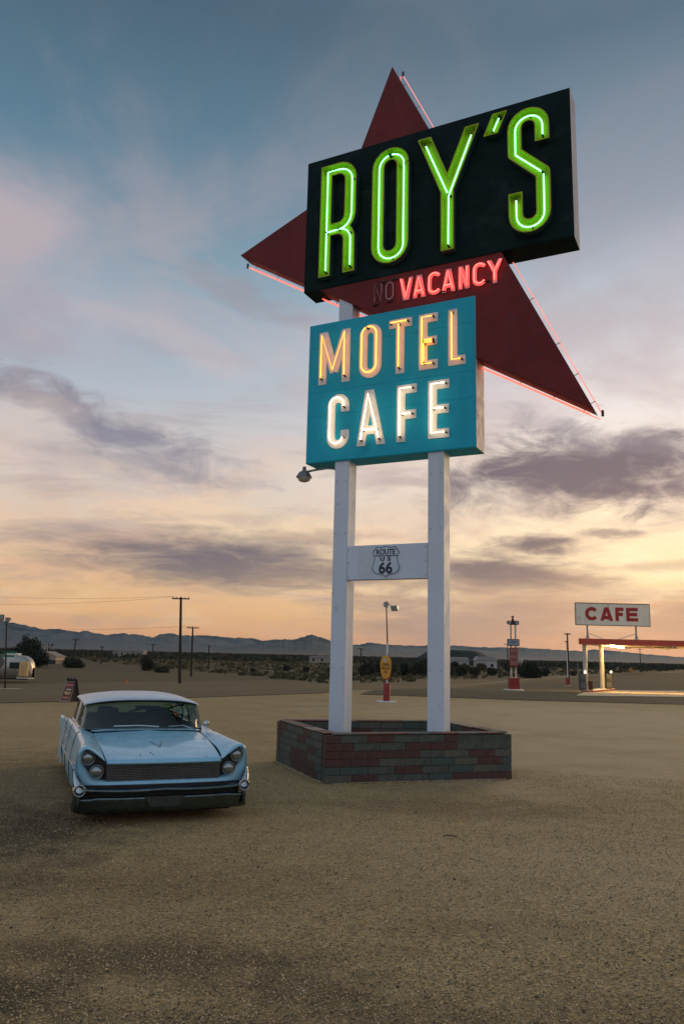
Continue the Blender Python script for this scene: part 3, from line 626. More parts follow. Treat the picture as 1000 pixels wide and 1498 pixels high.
for ch, (st, tb, clip) in roy.items():
    lt = tray([q(s) for s in st], S1*K, -.125*K, -.004*K, .022, .011, (clip[0]*K, clip[1]*K) if clip else None).build('channel_letter', [green_m, trim_m], sign, fix=True)
    lt['label'] = {'R': 'green neon letter R', 'O': 'green neon letter O', 'Y': 'green neon letter Y', "'": 'green neon apostrophe', 'S': 'green neon letter S'}[ch]
    tubes('neon_tube', tb, -.075, .0135, n_green, lt)
    ends = [s[0] for s in tb]+[s[-1] for s in tb]
    for e in ends: MB().cyl((e[0]*K, -.095*K, e[1]*K), (e[0]*K, -.02*K, e[1]*K), .020, n=8).build('insulator', ins_m, lt)
    for s in tb:
        mpt = s[len(s)//2]; MB().cyl((mpt[0]*K+.03, -.06*K, mpt[1]*K), (mpt[0]*K+.03, -.02*K, mpt[1]*K), .016, n=6).build('insulator', ins_m, lt)
# --- painted letters with tubes standing in front
w2 = .152
def pl_letter(ch, st, tb, clip, m_, tm, lab, w=w2, n0=-.016, tn=-.085, tr=.0135, ins=True):
    lt = plate([q(s) for s in st], w*K, n0*K, -.0055*K, .008, (clip[0]*K, clip[1]*K) if clip else None).build('letter', m_, sign)
    lt['label'] = lab
    tubes('neon_tube' if tm is not n_off else 'glass_tube', tb, tn, tr, tm, lt)
    if ins:
        for s in tb:
            for e in (s[0], s[-1]): MB().cyl((e[0]*K, (tn-.01)*K, e[1]*K), (e[0]*K, -.01*K, e[1]*K), tr*1.35, n=8).build('insulator', ins_m, lt)
    return lt
Z0, Z1 = 6.32, 7.275; zt_, zb_ = Z1-w2/2, Z0+w2/2; zm = 6.80
cap = lambda n: f'{n} lit by amber tube'
pl_letter('M', [[(-.243, 6.2), (-.243, 7.4)], [(.203, 6.2), (.203, 7.4)], [(-.285, 7.45), (-.02, 6.52)], [(.245, 7.45), (-.02, 6.52)]], [[(-.243, 6.41), (-.238, 7.20), (-.02, 6.54), (.198, 7.20), (.203, 6.41)]], (Z0, Z1), cream_m, n_yel, cap('letter M'))
pl_letter('O', [arc(.66, 7.07, .130, 0, 180)+arc(.66, 6.525, .130, 180, 360)+[(.79, 7.07)]], [arc(.66, 7.07, .135, 110, 180)+arc(.66, 6.53, .135, 180, 360)+arc(.66, 7.07, .135, 0, 105)], None, cream_m, n_yel, cap('letter O'))
pl_letter('T', [[(.995, zt_), (1.405, zt_)], [(1.198, 6.2), (1.198, 7.25)]], [[(1.04, zt_), (1.35, zt_)], [(1.195, 6.40), (1.195, zt_-.03)]], (Z0, Z1), cream_m, n_yel, cap('letter T'))
pl_letter('E', [[(1.603, 6.2), (1.603, 7.4)], [(1.53, zt_), (1.852, zt_)], [(1.53, zm), (1.84, zm)], [(1.53, zb_), (1.852, zb_)]], [[(1.79, zt_), (1.603, zt_), (1.603, zb_), (1.79, zb_)], [(1.63, zm), (1.79, zm)], [(1.63, zm-.04), (1.79, zm-.04)], [(1.635, zm-.05), (1.635, zb_+.02)]], (Z0, Z1), cream_m, n_yel, cap('letter E'))
pl_letter('L', [[(2.108, 6.2), (2.108, 7.4)], [(2.03, zb_), (2.317, zb_)]], [[(2.108, 7.21), (2.108, zb_), (2.265, zb_)]], (Z0, Z1), cream_m, n_yel, cap('letter L'))
Y0_, Y1_ = 5.150, 6.110; a_, b_ = Y1_-w2/2, Y0_+w2/2; c_ = 5.585
wl = lambda n: f'{n} lit by white tube'
pl_letter('C', [[(.212, 5.79), (.212, 5.905)]+arc(.082, 5.905, .130, 0, 180)+arc(.082, 5.355, .130, 180, 360)+[(.212, 5.47)]], [[(.205, 5.86)]+arc(.082, 5.905, .125, 0, 180)+arc(.082, 5.355, .125, 180, 350)], None, cream_m, n_warm, wl('letter C'))
pl_letter('A', [[(.488, 5.0), (.675, 6.2)], [(.908, 5.0), (.638, 6.2)], [(.56, 5.415), (.83, 5.415)]], [[(.535, 5.235), (.662, 6.02), (.86, 5.235)], [(.57, 5.405), (.81, 5.405)]], (Y0_, Y1_), cream_m, n_warm, wl('letter A'))
pl_letter('F', [[(1.225, 5.0), (1.225, 6.2)], [(1.15, a_), (1.495, a_)], [(1.15, 5.60), (1.488, 5.60)]], [[(1.44, a_), (1.225, a_), (1.225, 5.23)], [(1.26, 5.60), (1.43, 5.60)]], (Y0_, Y1_), cream_m, n_warm, wl('letter F'))
pl_letter('E', [[(1.767, 5.0), (1.767, 6.2)], [(1.69, a_), (2.05, a_)], [(1.69, c_+.04), (2.04, c_+.04)], [(1.69, b_), (2.045, b_)]], [[(2.0, a_), (1.767, a_), (1.767, b_), (2.0, b_)], [(1.8, c_+.04), (1.985, c_+.04)]], (Y0_, Y1_), cream_m, n_warm, wl('letter E'))
# --- VACANCY on the arrowhead (front n = .012) and the unlit NO
v0, v1 = 7.592, 7.998; wv = .072; vm = 7.795
def vl(lab, st, tb=None, clip=(v0, v1)): pl_letter('v', st, tb or st, clip, pinkp_m, n_red, lab+' lit by red tube', wv, .000, -.035, .0105, False)
vl('letter V', [[(1.197, 8.06), (1.293, 7.5)], [(1.39, 8.06), (1.293, 7.5)]], [[(1.207, 7.97), (1.290, 7.63), (1.375, 7.95)]])
vl('letter A', [[(1.435, 7.5), (1.53, 8.08)], [(1.617, 7.5), (1.522, 8.08)], [(1.45, 7.705), (1.6, 7.705)]], [[(1.450, 7.63), (1.526, 7.95), (1.602, 7.63)], [(1.465, 7.705), (1.59, 7.705)]])
vl('letter C', [arc(1.795, 7.875, .088, 30, 180)+arc(1.795, 7.715, .088, 180, 330)], [arc(1.795, 7.875, .088, 30, 180)+arc(1.795, 7.715, .088, 180, 330)], None)
vl('letter A', [[(1.935, 7.5), (2.038, 8.08)], [(2.13, 7.5), (2.030, 8.08)], [(1.95, 7.705), (2.11, 7.705)]], [[(1.953, 7.63), (2.034, 7.95), (2.112, 7.63)], [(1.965, 7.705), (2.10, 7.705)]])
vl('letter N', [[(2.236, 7.5), (2.236, 8.08)], [(2.351, 7.5), (2.351, 8.08)], [(2.215, 8.08), (2.372, 7.52)]], [[(2.236, 7.62), (2.238, 7.96), (2.35, 7.63), (2.351, 7.96)]])
vl('letter C', [arc(2.558, 7.875, .088, 30, 180)+arc(2.558, 7.715, .088, 180, 330)], None, None)
vl('letter Y', [[(2.685, 8.06), (2.802, 7.78)], [(2.922, 8.06), (2.802, 7.78)], [(2.802, 7.5), (2.802, 7.80)]], [[(2.70, 7.97), (2.80, 7.785), (2.905, 7.97)], [(2.802, 7.64), (2.802, 7.78)]])
for st, lab in (([[(.722, 7.655), (.72, 7.975), (.848, 7.655), (.85, 7.975)]], 'unlit letter N'), ([arc(.998, 7.90, .062, 0, 180)+arc(.998, 7.725, .062, 180, 360)+[(1.06, 7.90)]], 'unlit letter O')):
    b = MB()
    for s in st: b.tube([(a*K, -.02*K, c*K) for a, c in s], .0085, 6)
    o = b.build('unlit_letter', n_off, sign, smooth=True, fix=False); o['label'] = lab
for u_, z_ in ((.73, 7.62), (.86, 8.0), (.99, 7.63), (1.07, 8.01), (2.66, 7.655), (1.92, 7.62)):
    MB().cyl(((u_-.04)*K, -.005*K, z_*K), ((u_+.06)*K, -.005*K, z_*K), .014, n=6).build('wire_stub', ins_m, sign)
# gooseneck yard lamp on the left post
gl = MB().tube([(.03*K, .20*K, 4.775*K), (-.08*K, .2*K, 4.87*K), (-.2*K, .2*K, 4.89*K), (-.42*K, .2*K, 4.88*K), (-.63*K, .2*K, 4.86*K)], .022, 8).build('lamp_arm', steel_m, sign, smooth=True)
shd = MB().lathe([(.0, .14), (.035, .14), (.045, .06), (.10, .03), (.155, -.055), (.165, -.075)], 8, (-.66*K, .2*K, 4.83*K)).build('lamp_shade', mat('grey_enamel', (.16, .18, .18), .4, .3), gl)
MB().lathe([(.15, -.075), (.11, -.14), (.05, -.165), (0, -.168)], 8, (-.66*K, .2*K, 4.83*K)).build('lamp_glass', mat('frosted_lens', (.42, .38, .32), .15), gl)

# ================================================================== BRICK PLANTER
pN, pR, pB, pL = Vector((-.09, 12.78, 0)), Vector((2.80, 13.70, 0)), Vector((2.10, 15.75, 0)), Vector((-.98, 15.1, 0))
HT = .735
planter = thing('brick_planter', 'low planter of mixed maroon and grey green blocks around the feet of the sign posts', 'planter', (0, 0, 0))
brk = [mat('brick_slate_green', (.058, .066, .052), .8, var=.35, vs=6, bump=.004, bs=30, dirt=((.10, .12, .10), 5, .55, .5)),
       mat('brick_maroon', (.078, .036, .029), .8, var=.3, vs=6, bump=.004, bs=30, dirt=((.035, .02, .02), 5, .55, .6)),
       mat('brick_grey', (.082, .082, .064), .85, var=.3, vs=6, bump=.004, bs=30), mat('brick_teal', (.045, .066, .060), .75, var=.3, vs=6, bump=.004, bs=30)]
mort = mat('mortar', (.05, .055, .048), .95, var=.3, vs=9)
TH = .20
def brick_mesh(ln, h, m_):
    key = ('bm', round(ln, 2), round(h, 3), m_.name)
    if key in MATS: return MATS[key]
    o = MB().box(0, ln, -TH/2-.012, TH/2+.012, 0, h).build('tmp', m_); b = bmesh.new(); b.from_mesh(o.data); bmesh.ops.bevel(b, geom=b.edges[:], offset=.004, segments=1, affect='EDGES'); b.to_mesh(o.data); b.free()
    me = o.data; bpy.data.objects.remove(o); MATS[key] = me; return me
def wall(A, B, seed, skip=0, corner=.0):
    rn = random.Random(seed); d = (B-A); ln = d.length; ang = math.atan2(d.y, d.x); rows = 6; h = HT/rows*.985
    core = MB().box(.02, ln-.02, -TH/2, TH/2, 0, HT-.02, M=Matrix.Translation(A) @ Matrix.Rotation(ang, 4, 'Z')).build('mortar_core', mort, planter)
    BL = .45
    for r in range(rows):
        x = -TH/2-.012 if r % 2 == 0 else -TH/2-.012; first = True; end = ln+TH/2+.012-(TH+.03 if skip & 2 else 0)
        if skip & 1: x += TH+.03
        while x < end-.02:
            L_ = BL*(rn.choice([.5, .5, 1, 1]) if first and r % 2 else 1)*rn.uniform(.92, 1.05); first = False
            if end-(x+L_) < .14: L_ = end-x
            big = seed == 1 and r == rows-2 and x > ln*.66
            hh = h*2-.004 if big else h
            if seed == 1 and r == rows-1 and x > ln*.66: break
            c = rn.choices([0, 1, 2, 3], [.34, .36, .18, .12])[0]
            L_q = round(L_-.006, 2)
            o = bpy.data.objects.new('brick', brick_mesh(L_q, hh-.006, brk[c])); COL.objects.link(o); o.parent = planter
            p = A+d.normalized()*(x+.005); o.location = (p.x, p.y, r*h+.002+rn.uniform(-.001, .001)); o.rotation_euler = (0, 0, ang+rn.uniform(-.004, .004))
            x += L_
wall(pN, pR, 1); wall(pL, pN, 2, 2); wall(pR, pB, 3, 3); wall(pL, pB, 4, 0)
# thin tile coping
cop = [mat('coping_red', (.12, .055, .038), .7, var=.3, vs=5, bump=.003, bs=30), mat('coping_tan', (.26, .20, .15), .8, var=.25, vs=5, bump=.003, bs=30), mat('coping_grey', (.10, .10, .08), .8, var=.3, vs=5)]
for k, (A, B) in enumerate(((pN, pR), (pL, pN), (pR, pB), (pL, pB))):
    d = B-A; ln = d.length; ang = math.atan2(d.y, d.x); n_ = max(3, int(ln/.42)); rn = random.Random(k)
    for i in range(n_):
        o = MB().box(0, ln/n_-.008, -TH/2-.014, TH/2+.012, 0, .020).build('coping_tile', cop[rn.choices([0, 1, 2], [.55, .2, .25])[0] if k != 2 else rn.choices([0, 1, 2], [.3, .6, .1])[0]], planter, bevel=.004)
        p = A+d.normalized()*(i*ln/n_); o.location = (p.x, p.y, HT-.004+k*.0015); o.rotation_euler = (0, 0, ang+rn.uniform(-.006, .006))
soil = MB().prism([(pN.x+.05, pN.y+.1), (pR.x-.1, pR.y+.05), (pB.x-.05, pB.y-.1), (pL.x+.1, pL.y-.05)], 0, .42, ax='xy').build('soil', mat('planter_soil', (.13, .10, .07), .95, var=.4, vs=6, bump=.02, bs=20), planter)
# ================================================================== THE CAR (front at y=0, tail at y=5.5, x to the right in the picture)
car = thing('vintage_sedan', 'lowered pale blue vintage sedan with canted twin headlights parked facing us beside the sign', 'car', (-1.994, 9.574, 0), .371)
blue_m = mat('faded_blue_paint', (.25, .53, .70), .27, var=.10, vs=1.6, dirt=((.18, .37, .47), 2.3, .53, .6), coat=.35, spots=((.07, .05, .04), 3.1, .028, .9))
roofp = mat('skylit_roof_paint', (.50, .60, .68), .36, var=.06, vs=1.8, dirt=((.42, .48, .52), 3, .56, .5), coat=.1)  # roof paler than the body: sky light is mixed into its colour
chrome = mat('aged_chrome', (.48, .52, .53), .16, 1., var=.12, vs=6, dirt=((.22, .22, .2), 7, .56, .6))
dchrome = mat('dull_bumper_chrome', (.105, .145, .155), .24, .95, var=.2, vs=4, dirt=((.06, .07, .07), 5, .52, .7))
rub = mat('black_rubber', (.012, .012, .013), .7); inter = mat('dark_cabin_trim', (.02, .03, .03), .8); seat_m = mat('teal_vinyl', (.03, .07, .07), .5)
glass = glassmat('tinted_windscreen', (.40, .56, .53), .0)
bezel = mat('lamp_bezel', (.26, .31, .33), .25, .9, var=.2)
lens_m = mat('headlight_glass', (.27, .33, .35), .10, .85, var=.1, vs=30)
stn = [0, .12, .30, .55, .78, 1.0, 1.25, 1.6, 2.1, 3.0, 4.0, 4.7, 5.2, 5.5]
prof = {  # (x, z) from the under-sill up and over the crest to the bonnet edge
 .12: [(.80, .37), (.93, .38), (.985, .47), (1.0, .57), (1.0, .68), (.995, .79), (.965, .86), (.90, .875), (.81, .835), (.74, .775), (.69, .715)],
 .30: [(.80, .34), (.93, .35), (.985, .44), (1.0, .56), (.997, .67), (.985, .78), (.955, .862), (.90, .880), (.82, .850), (.75, .80), (.70, .755)],
 .55: [(.80, .40), (.93, .42), (.975, .47), (1.0, .56), (.985, .66), (.97, .77), (.94, .862), (.89, .882), (.82, .865), (.76, .83), (.71, .790)],
 .78: [(.82, .47), (.95, .49), (.985, .53), (1.0, .59), (.98, .67), (.965, .77), (.935, .862), (.89, .884), (.83, .872), (.77, .845), (.705, .808)],
 1.0: [(.82, .48), (.95, .50), (.985, .54), (1.0, .60), (.978, .67), (.965, .77), (.932, .865), (.89, .886), (.83, .876), (.775, .855), (.708, .824)],
 1.25: [(.82, .34), (.95, .36), (.985, .42), (1.0, .54), (.975, .66), (.962, .77), (.93, .866), (.89, .888), (.83, .880), (.78, .868), (.708, .838)],
 1.6: [(.82, .13), (.94, .14), (.98, .28), (1.0, .50), (.972, .64), (.96, .76), (.928, .868), (.89, .888), (.84, .884), (.79, .876), (.712, .860)],
 2.1: [(.82, .12), (.94, .13), (.98, .28), (1.0, .50), (.970, .63), (.96, .75), (.93, .862), (.905, .880), (.88, .884), (.865, .884), (.85, .884)],
 3.0: [(.82, .12), (.94, .13), (.98, .28), (1.0, .50), (.970, .62), (.962, .74), (.938, .845), (.915, .872), (.89, .878), (.87, .878), (.85, .878)],
 4.0: [(.82, .13), (.94, .14), (.98, .28), (1.0, .48), (.975, .60), (.970, .72), (.952, .825), (.93, .860), (.90, .860), (.87, .850), (.83, .848)],
 4.7: [(.82, .16), (.94, .17), (.985, .28), (1.0, .46), (.985, .58), (.980, .69), (.968, .80), (.95, .835), (.91, .82), (.86, .80), (.80, .800)],
 5.2: [(.82, .2), (.94, .21), (.985, .32), (1.0, .46), (.988, .57), (.985, .68), (.975, .78), (.955, .815), (.91, .79), (.86, .77), (.80, .765)],
 5.5: [(.80, .26), (.92, .27), (.96, .34), (.975, .46), (.968, .57), (.965, .67), (.955, .77), (.94, .80), (.90, .77), (.86, .74), (.80, .73)]}
ks = sorted(prof); ys = [.10, .14, .22, .35, .5, .62, .74, .86, 1.0, 1.14, 1.28, 1.45, 1.62, 1.9, 2.2, 2.6, 3.0, 3.5, 4.0, 4.3, 4.6, 4.9, 5.2, 5.42, 5.5]
def pf(y):
    y = min(max(y, ks[0]), ks[-1]); return [(float(np.interp(y, ks, [prof[k][i][0] for k in ks])), float(np.interp(y, ks, [prof[k][i][1] for k in ks]))) for i in range(11)]
body = MB()
Qo = [(0, .40), (.35, .40), (.62, .395), (.80, .37), (.93, .38), (.985, .47), (1.0, .57), (1.0, .68), (.995, .79), (.965, .86), (.90, .875), (.81, .835), (.74, .775), (.69, .715)]
Oo = [(0, .478), (.35, .476), (.62, .474), (.70, .478), (.79, .515), (.865, .575), (.92, .655), (.945, .73), (.948, .785), (.925, .826), (.885, .838), (.825, .80), (.755, .745), (.69, .702)]
yq = [.02, .03, .05, .09, .13, .14, .13, .11, .08, .05, .04, .045, .05, .05]
for sx in (-1, 1):
    body.grid([[(sx*p[0], y, p[1]) for p in pf(y)] for y in ys])
    # headlight brow: outer skin, rolled lip, recess wall
    lip = []
    for k, (a, o_) in enumerate(zip(Qo, Oo)):
        y0 = yq[k]; mid = (a[0]*.45+o_[0]*.55, a[1]*.45+o_[1]*.55)
        lip.append([(sx*a[0], y0+.05 if k > 2 else y0+.04, a[1]), (sx*(a[0]*.85+o_[0]*.15), y0+.01, a[1]*.85+o_[1]*.15), (sx*mid[0], y0-.012, mid[1]), (sx*o_[0], y0+.004, o_[1]), (sx*(o_[0]*.99), y0+.03, o_[1]*.995+.002), (sx*o_[0]*.96, y0+.12, o_[1]*.97+.018)])
    body.grid(lip)
    # small closing strip between brow and side skin
    A = [(sx*Qo[k][0], yq[k]+.05, Qo[k][1]) for k in range(3, 14)]; B_ = [(sx*p[0], .10, p[1]) for p in pf(.10)]
    body.grid([A, B_])
# tail panel, deck, cowl
body.grid([[(x*.80, 4.05+(1.45)*t, .845-.10*t**1.5+.03*(1-x*x)) for x in np.linspace(-1, 1, 9)] for t in np.linspace(0, 1, 7)])
body.grid([[(x, 5.5+.03*math.cos(x), z) for x in np.linspace(-.95, .95, 7)] for z in (.27, .45, .62, .76)])
body.grid([[(x*.74, 1.66+.30*t, .893-.018*abs(x)**2+.004*t) for x in np.linspace(-1, 1, 9)] for t in (0, .5, 1)])
bo = body.build('body', blue_m, car, smooth=True, sub=1, auto=50)
# front wheel-house and cabin floor in the dark; underbody hung low to deepen the shadow beneath
MB().box(-.86, .86, .32, 5.2, .07, .40).build('underbody', rub, car)
MB().box(-.66, .66, .25, .40, .30, .66).build('radiator_support', rub, car)
# bonnet
hb = MB(); rows = []
def hood_z(x, y):
    c = float(np.interp(y, [0, .05, .4, .8, 1.2, 1.72], [.690, .712, .762, .800, .845, .897])); e = float(np.interp(y, [0, .05, .3, .55, 1.0, 1.72], [.690, .710, .752, .785, .828, .868]))
    t = abs(x)/.70; return c+(e-c)*t**2.2+.010*math.exp(-(x/.10)**2)*min(1, y/.5)
for y in [0, .05, .1, .2, .35, .5, .7, .9, 1.1, 1.3, 1.5, 1.64]:
    hw = float(np.interp(y, [0, .12, .55, 1.0, 1.64], [.672, .682, .703, .714, .722])); rows.append([(x*hw, y+.045*x*x*(1-y/1.7)+.06*abs(x)**4*(y/1.64), hood_z(x*hw, y)) for x in np.linspace(-1, 1, 21)])
r0 = rows[0]; rows = [[(x, y+.09, z-.034) for x, y, z in r0], [(x, y+.01, z-.030) for x, y, z in r0], [(x, y-.004, z-.014) for x, y, z in r0]]+rows
hb.grid(rows); hood = hb.build('hood', blue_m, car, smooth=True, sub=1, solid=.012)
for (x, y) in [(-.27, .22), (-.12, .24), (-.14, .32), (.50, .12), (.02, .62), (.03, .70)]: MB().cyl((x, y, hood_z(x, y)+.002), (x, y, hood_z(x, y)+.006), .009, n=8).build('bolt_hole', rub, hood)
MB().tube([(-.07, .92, hood_z(.07, .92)+.003), (-.03, .74, hood_z(.03, .74)+.004), (0, .58, hood_z(0, .58)+.003)], .0032, 6).build('emblem_outline', dchrome, hood)
MB().tube([(.09, .94, hood_z(.09, .94)+.003), (.05, .76, hood_z(.05, .76)+.004), (0.005, .58, hood_z(0, .58)+.003)], .0032, 6).build('emblem_outline', dchrome, hood)
# grille: a true lattice in front of darkness
MB().box(-.66, .66, .17, .20, .46, .70).build('grille_backing', rub, car)
gr = MB(); GZ0, GZ1 = .480, .628
for i in range(53): x = -.655+1.31*i/52; gr.box(x-.0028, x+.0028, .062+.02*(x/.66)**2, .085+.02*(x/.66)**2, GZ0, GZ1)
for j in range(9):
    z = GZ0+(GZ1-GZ0)*j/8
    gr.grid([[(x, yy+.02*(x/.66)**2, zz) for x in np.linspace(-.655, .655, 15)] for yy, zz in ((.072, z+.003), (.056, z+.003), (.056, z-.003), (.072, z-.003))])
gr.build('grille', mat('grille_bright', (.15, .16, .165), .4, .5, var=.2, vs=9), car, fix=False)
MB().box(-.665, .665, .085, .10, .632, .668).build('grille_header', dchrome, car, bevel=.004)
# eyes
for sx in (-1, 1):
    eye = MB().prism([(sx*a, b_) for a, b_ in [(.66, .475), (.76, .49), (.86, .56), (.93, .66), (.95, .76), (.93, .83), (.88, .845), (.80, .80), (.70, .71), (.66, .69)]], .16, .18).build('headlight_surround', mat('eye_recess_paint', (.016, .024, .028), .5, var=.2), car)
    for (lx, lz, ly) in ((.872, .732, .112), (.772, .582, .085)):
        Mx = Matrix.Rotation(math.pi/2, 3, 'X')
        la = MB().lathe([(.050, -.06), (.072, -.03), (.080, .0), (.078, .012), (.070, .009), (.066, -.004)], 26, (sx*lx, ly, lz), M=Mx).build('headlight', bezel, car, smooth=True)
        MB().lathe([(.067, -.004), (.062, .006), (.048, .016), (.028, .023), (0, .025)], 26, (sx*lx, ly, lz), M=Mx).build('headlight_lens', lens_m, la, smooth=True)
        bb = MB(); 
        for dz in (-.03, -.01, .01, .03): bb.box(sx*lx-.045, sx*lx+.045, ly-.0285+abs(dz)*.28, ly-.022+abs(dz)*.28, lz+dz-.0015, lz+dz+.0015)
        bb.build('lens_ribs', lens_m, la)['kind'] = 'stuff'
# bumper: bowed upper blade, dark slot, lower bar with number-plate recess, upswept tips with round lamps
bm = MB(); xs_ = np.linspace(-.93, .93, 31)
bow = lambda x: -.075+.095*(abs(x)/.93)**2.4
drop = lambda x: .012*math.sin(math.pi*min(1, abs(x)/.9))
sec = [(.05, .418), (.0, .412), (-.014, .402), (-.018, .385), (-.004, .372), (.03, .366), (.06, .364)]
bm.grid([[(x, bow(x)+dy, z-drop(x)) for x in xs_] for dy, z in sec])
bump = bm.build('bumper', dchrome, car, smooth=True)
sec = [(.06, .318), (.005, .318), (-.012, .308), (-.014, .292), (-.002, .262), (.012, .20), (.03, .155), (.07, .142)]
lb = MB().grid([[(x*1.02, bow(x)+.012+dy, z-.25*drop(x)+(-.012 if abs(x) > .8 else 0)) for x in xs_] for dy, z in sec]).build('lower_bumper_bar', dchrome, car, smooth=True)
MB().grid([[(x*.98, bow(x)+.075, z) for x in xs_] for z in (.29, .38, .44)]).build('bumper_slot', rub, car)
MB().prism([(-.235, .318), (.235, .318), (.17, .205), (-.17, .205)], -.092, -.072).build('plate_bracket', mat('bracket_steel', (.05, .06, .06), .4, .6), car, bevel=.006)
MB().cyl((0, -.097, .275), (0, -.088, .275), .018, n=12).build('bracket_hole', rub, car)
for sx in (-1, 1):
    tip = MB(); rows = []
    for (x, y, z, rx, rz) in [(.945, -.01, .40, .045, .055), (.955, .02, .44, .050, .05), (.972, .06, .49, .045, .045), (.992, .10, .545, .030, .035), (1.008, .15, .59, .012, .012)]:
        rows.append([(sx*(x+rx*math.cos(t)), y+.05*math.sin(t)*(rx/.05), z+rz*.35*math.sin(t)) for t in np.linspace(0, 2*math.pi, 12, endpoint=False)])
    tip.grid(rows, closed=True); tp = tip.build('bumper_tip', chrome, car, smooth=True)
    e = MB().grid([[(sx*x, y, z) for x, y in ((.945, -.01), (.99, .05), (1.01, .2), (1.01, .42))] for z in (.155, .25, .33, .40)]).build('bumper_corner', dchrome, car, smooth=True, solid=.01)
    Mx = Matrix.Rotation(math.pi/2, 3, 'X')
    MB().lathe([(.062, -.10), (.066, -.01), (.070, .02), (.066, .034), (.056, .034), (.052, .012), (.05, -.005)], 24, (sx*.948, .0, .398), M=Mx).build('lamp_ring', chrome, tp, smooth=True)
    MB().lathe([(.052, .0), (.03, .010), (0, .013)], 20, (sx*.948, .0, .398), M=Mx).build('lamp_lens', mat('parking_lens', (.14, .16, .16), .15), tp, smooth=True)
    # side trim: crease blade from the lamp tip rearward, door shut-lines, handles
    MB().tube([(sx*1.003, .28, .595), (sx*1.004, .9, .585), (sx*1.003, 2.0, .50), (sx*1.003, 3.6, .49), (sx*1.003, 5.1, .47)], .008, 6).build('side_moulding', chrome, car, smooth=True)
    for y in (1.62, 2.85, 3.85):
        P = pf(y); MB().tube([(sx*(a+.001), y, b_) for a, b_ in P[2:8]], .0045, 5).build('door_gap', rub, car)
    for y in (2.62, 3.62): MB().tube([(sx*.966, y-.09, .735), (sx*.995, y-.07, .735), (sx*.997, y+.05, .735), (sx*.968, y+.07, .735)], .011, 6).build('door_handle', chrome, car, smooth=True)
    MB().prism([(3.85, .20), (4.9, .20), (4.75, .46), (4.0, .46)], sx*1.0, sx*1.012, ax='yz').build('fender_skirt', blue_m, car, bevel=.004)
    for y in (1.0, 4.35):
        wl_ = MB().lathe([(.20, -.10), (.30, -.105), (.345, -.08), (.355, 0), (.345, .08), (.30, .105), (.20, .10)], 28, (sx*.80, y, .353), M=Matrix.Rotation(math.pi/2, 3, 'Y')).build('wheel', rub, car, smooth=True)
        MB().lathe([(.205, sx*.095), (.19, sx*.10), (.12, sx*.085), (.06, sx*.12), (0, sx*.125)], 20, (sx*.80, y, .353), M=Matrix.Rotation(math.pi/2, 3, 'Y')).build('hubcap', chrome, wl_, smooth=True)
MB().box(-.97, .97, 5.50, 5.62, .28, .44).build('rear_bumper', chrome, car, bevel=.03)
for sx in (-1, 1): MB().prism([(5.15, .78), (5.56, .80), (5.60, .60), (5.5, .55), (5.2, .62)], sx*.93, sx*.985, ax='yz').build('tail_fin', blue_m, car, bevel=.01)
# greenhouse
def wbase(s): x = s*.84; return (x, 1.78+.42*abs(s)**3.2, .888-.016*s*s)
def wtop(s): x = s*.775; return (x, 2.13+.22*abs(s)**3, 1.262-.062*s*s)
ss = np.linspace(-1, 1, 25)
ws = MB().grid([[tuple(np.array(wbase(s))*(1-t)+np.array(wtop(s))*t+np.array((0, -.03*math.sin(math.pi*t), .0))) for s in ss] for t in np.linspace(0, 1, 6)]).build('windshield', glass, car, smooth=True)
MB().tube([wtop(s) for s in ss], .020, 6).build('windshield_seal', rub, car, smooth=True)
MB().tube([wbase(s) for s in ss], .010, 6).build('windshield_trim', chrome, car, smooth=True)
pill = mat('cream_pillar', (.48, .42, .33), .4, var=.1)
for sx in (-1, 1):
    MB().grid([[(sx*(.845+dx), 2.20+dy, .872) if t == 0 else (sx*(.78+dx*.8), 2.36+dy, 1.20) for dx, dy in ((-.03, -.02), (.0, .0), (.008, .04))] for t in (0, 1)]).build('windshield_pillar', pill, car, solid=.015)
    MB().grid([[(sx*.862, y, .880) for y in (2.24, 3.95)], [(sx*.800, y, 1.185) for y in (2.38, 3.85)]]).build('side_window', glass, car)
    MB().tube([(sx*.855, 3.10, .88), (sx*.795, 3.10, 1.19)], .022, 6).build('door_pillar', chrome, car)
    MB().tube([(sx*.862, 2.60, .88), (sx*.798, 2.50, 1.19)], .010, 6).build('vent_window_bar', chrome, car)
    MB().tube([(sx*.862, 2.24, .885), (sx*.862, 3.0, .885), (sx*.862, 3.95, .875)], .010, 6).build('window_sill_trim', chrome, car)
    MB().grid([[(sx*.85, 3.9, .86), (sx*.80, 4.30, .85)], [(sx*.80, 3.78, 1.2), (sx*.76, 4.18, 1.22)]]).build('rear_pillar', roofp, car, solid=.03)
rw = MB().grid([[(x*.74, 3.98+.02*x*x, .90) for x in np.linspace(-1, 1, 7)], [(x*.72, 4.16, 1.22) for x in np.linspace(-1, 1, 7)]]).build('rear_window', glass, car, smooth=True)
rf = MB(); rows = []
for t in np.linspace(0, 1, 13):
    row = []
    for s in np.linspace(-1, 1, 21):
        yf = 2.08+.22*abs(s)**3; y = yf+(4.26-.06*s*s-yf)*t
        crown = 1.285+.055*math.sin(math.pi*min(1, t*1.05+.04))**.8
        z = crown-(crown-1.215)*abs(s)**3.0-.012*(1 if t == 0 else 0)
        row.append((s*.815, y, z))
    rows.append([(row[0][0]*1.0, row[0][1], 1.185)]+row+[(row[-1][0], row[-1][1], 1.185)])
rows = [[(x, y+.015, z-.022) for x, y, z in rows[0]]]+rows
rf.grid(rows); rf.build('roof', roofp, car, smooth=True, sub=1, solid=.02)
MB().box(-.84, .84, 1.98, 4.05, .38, .46).build('cabin_floor', inter, car)
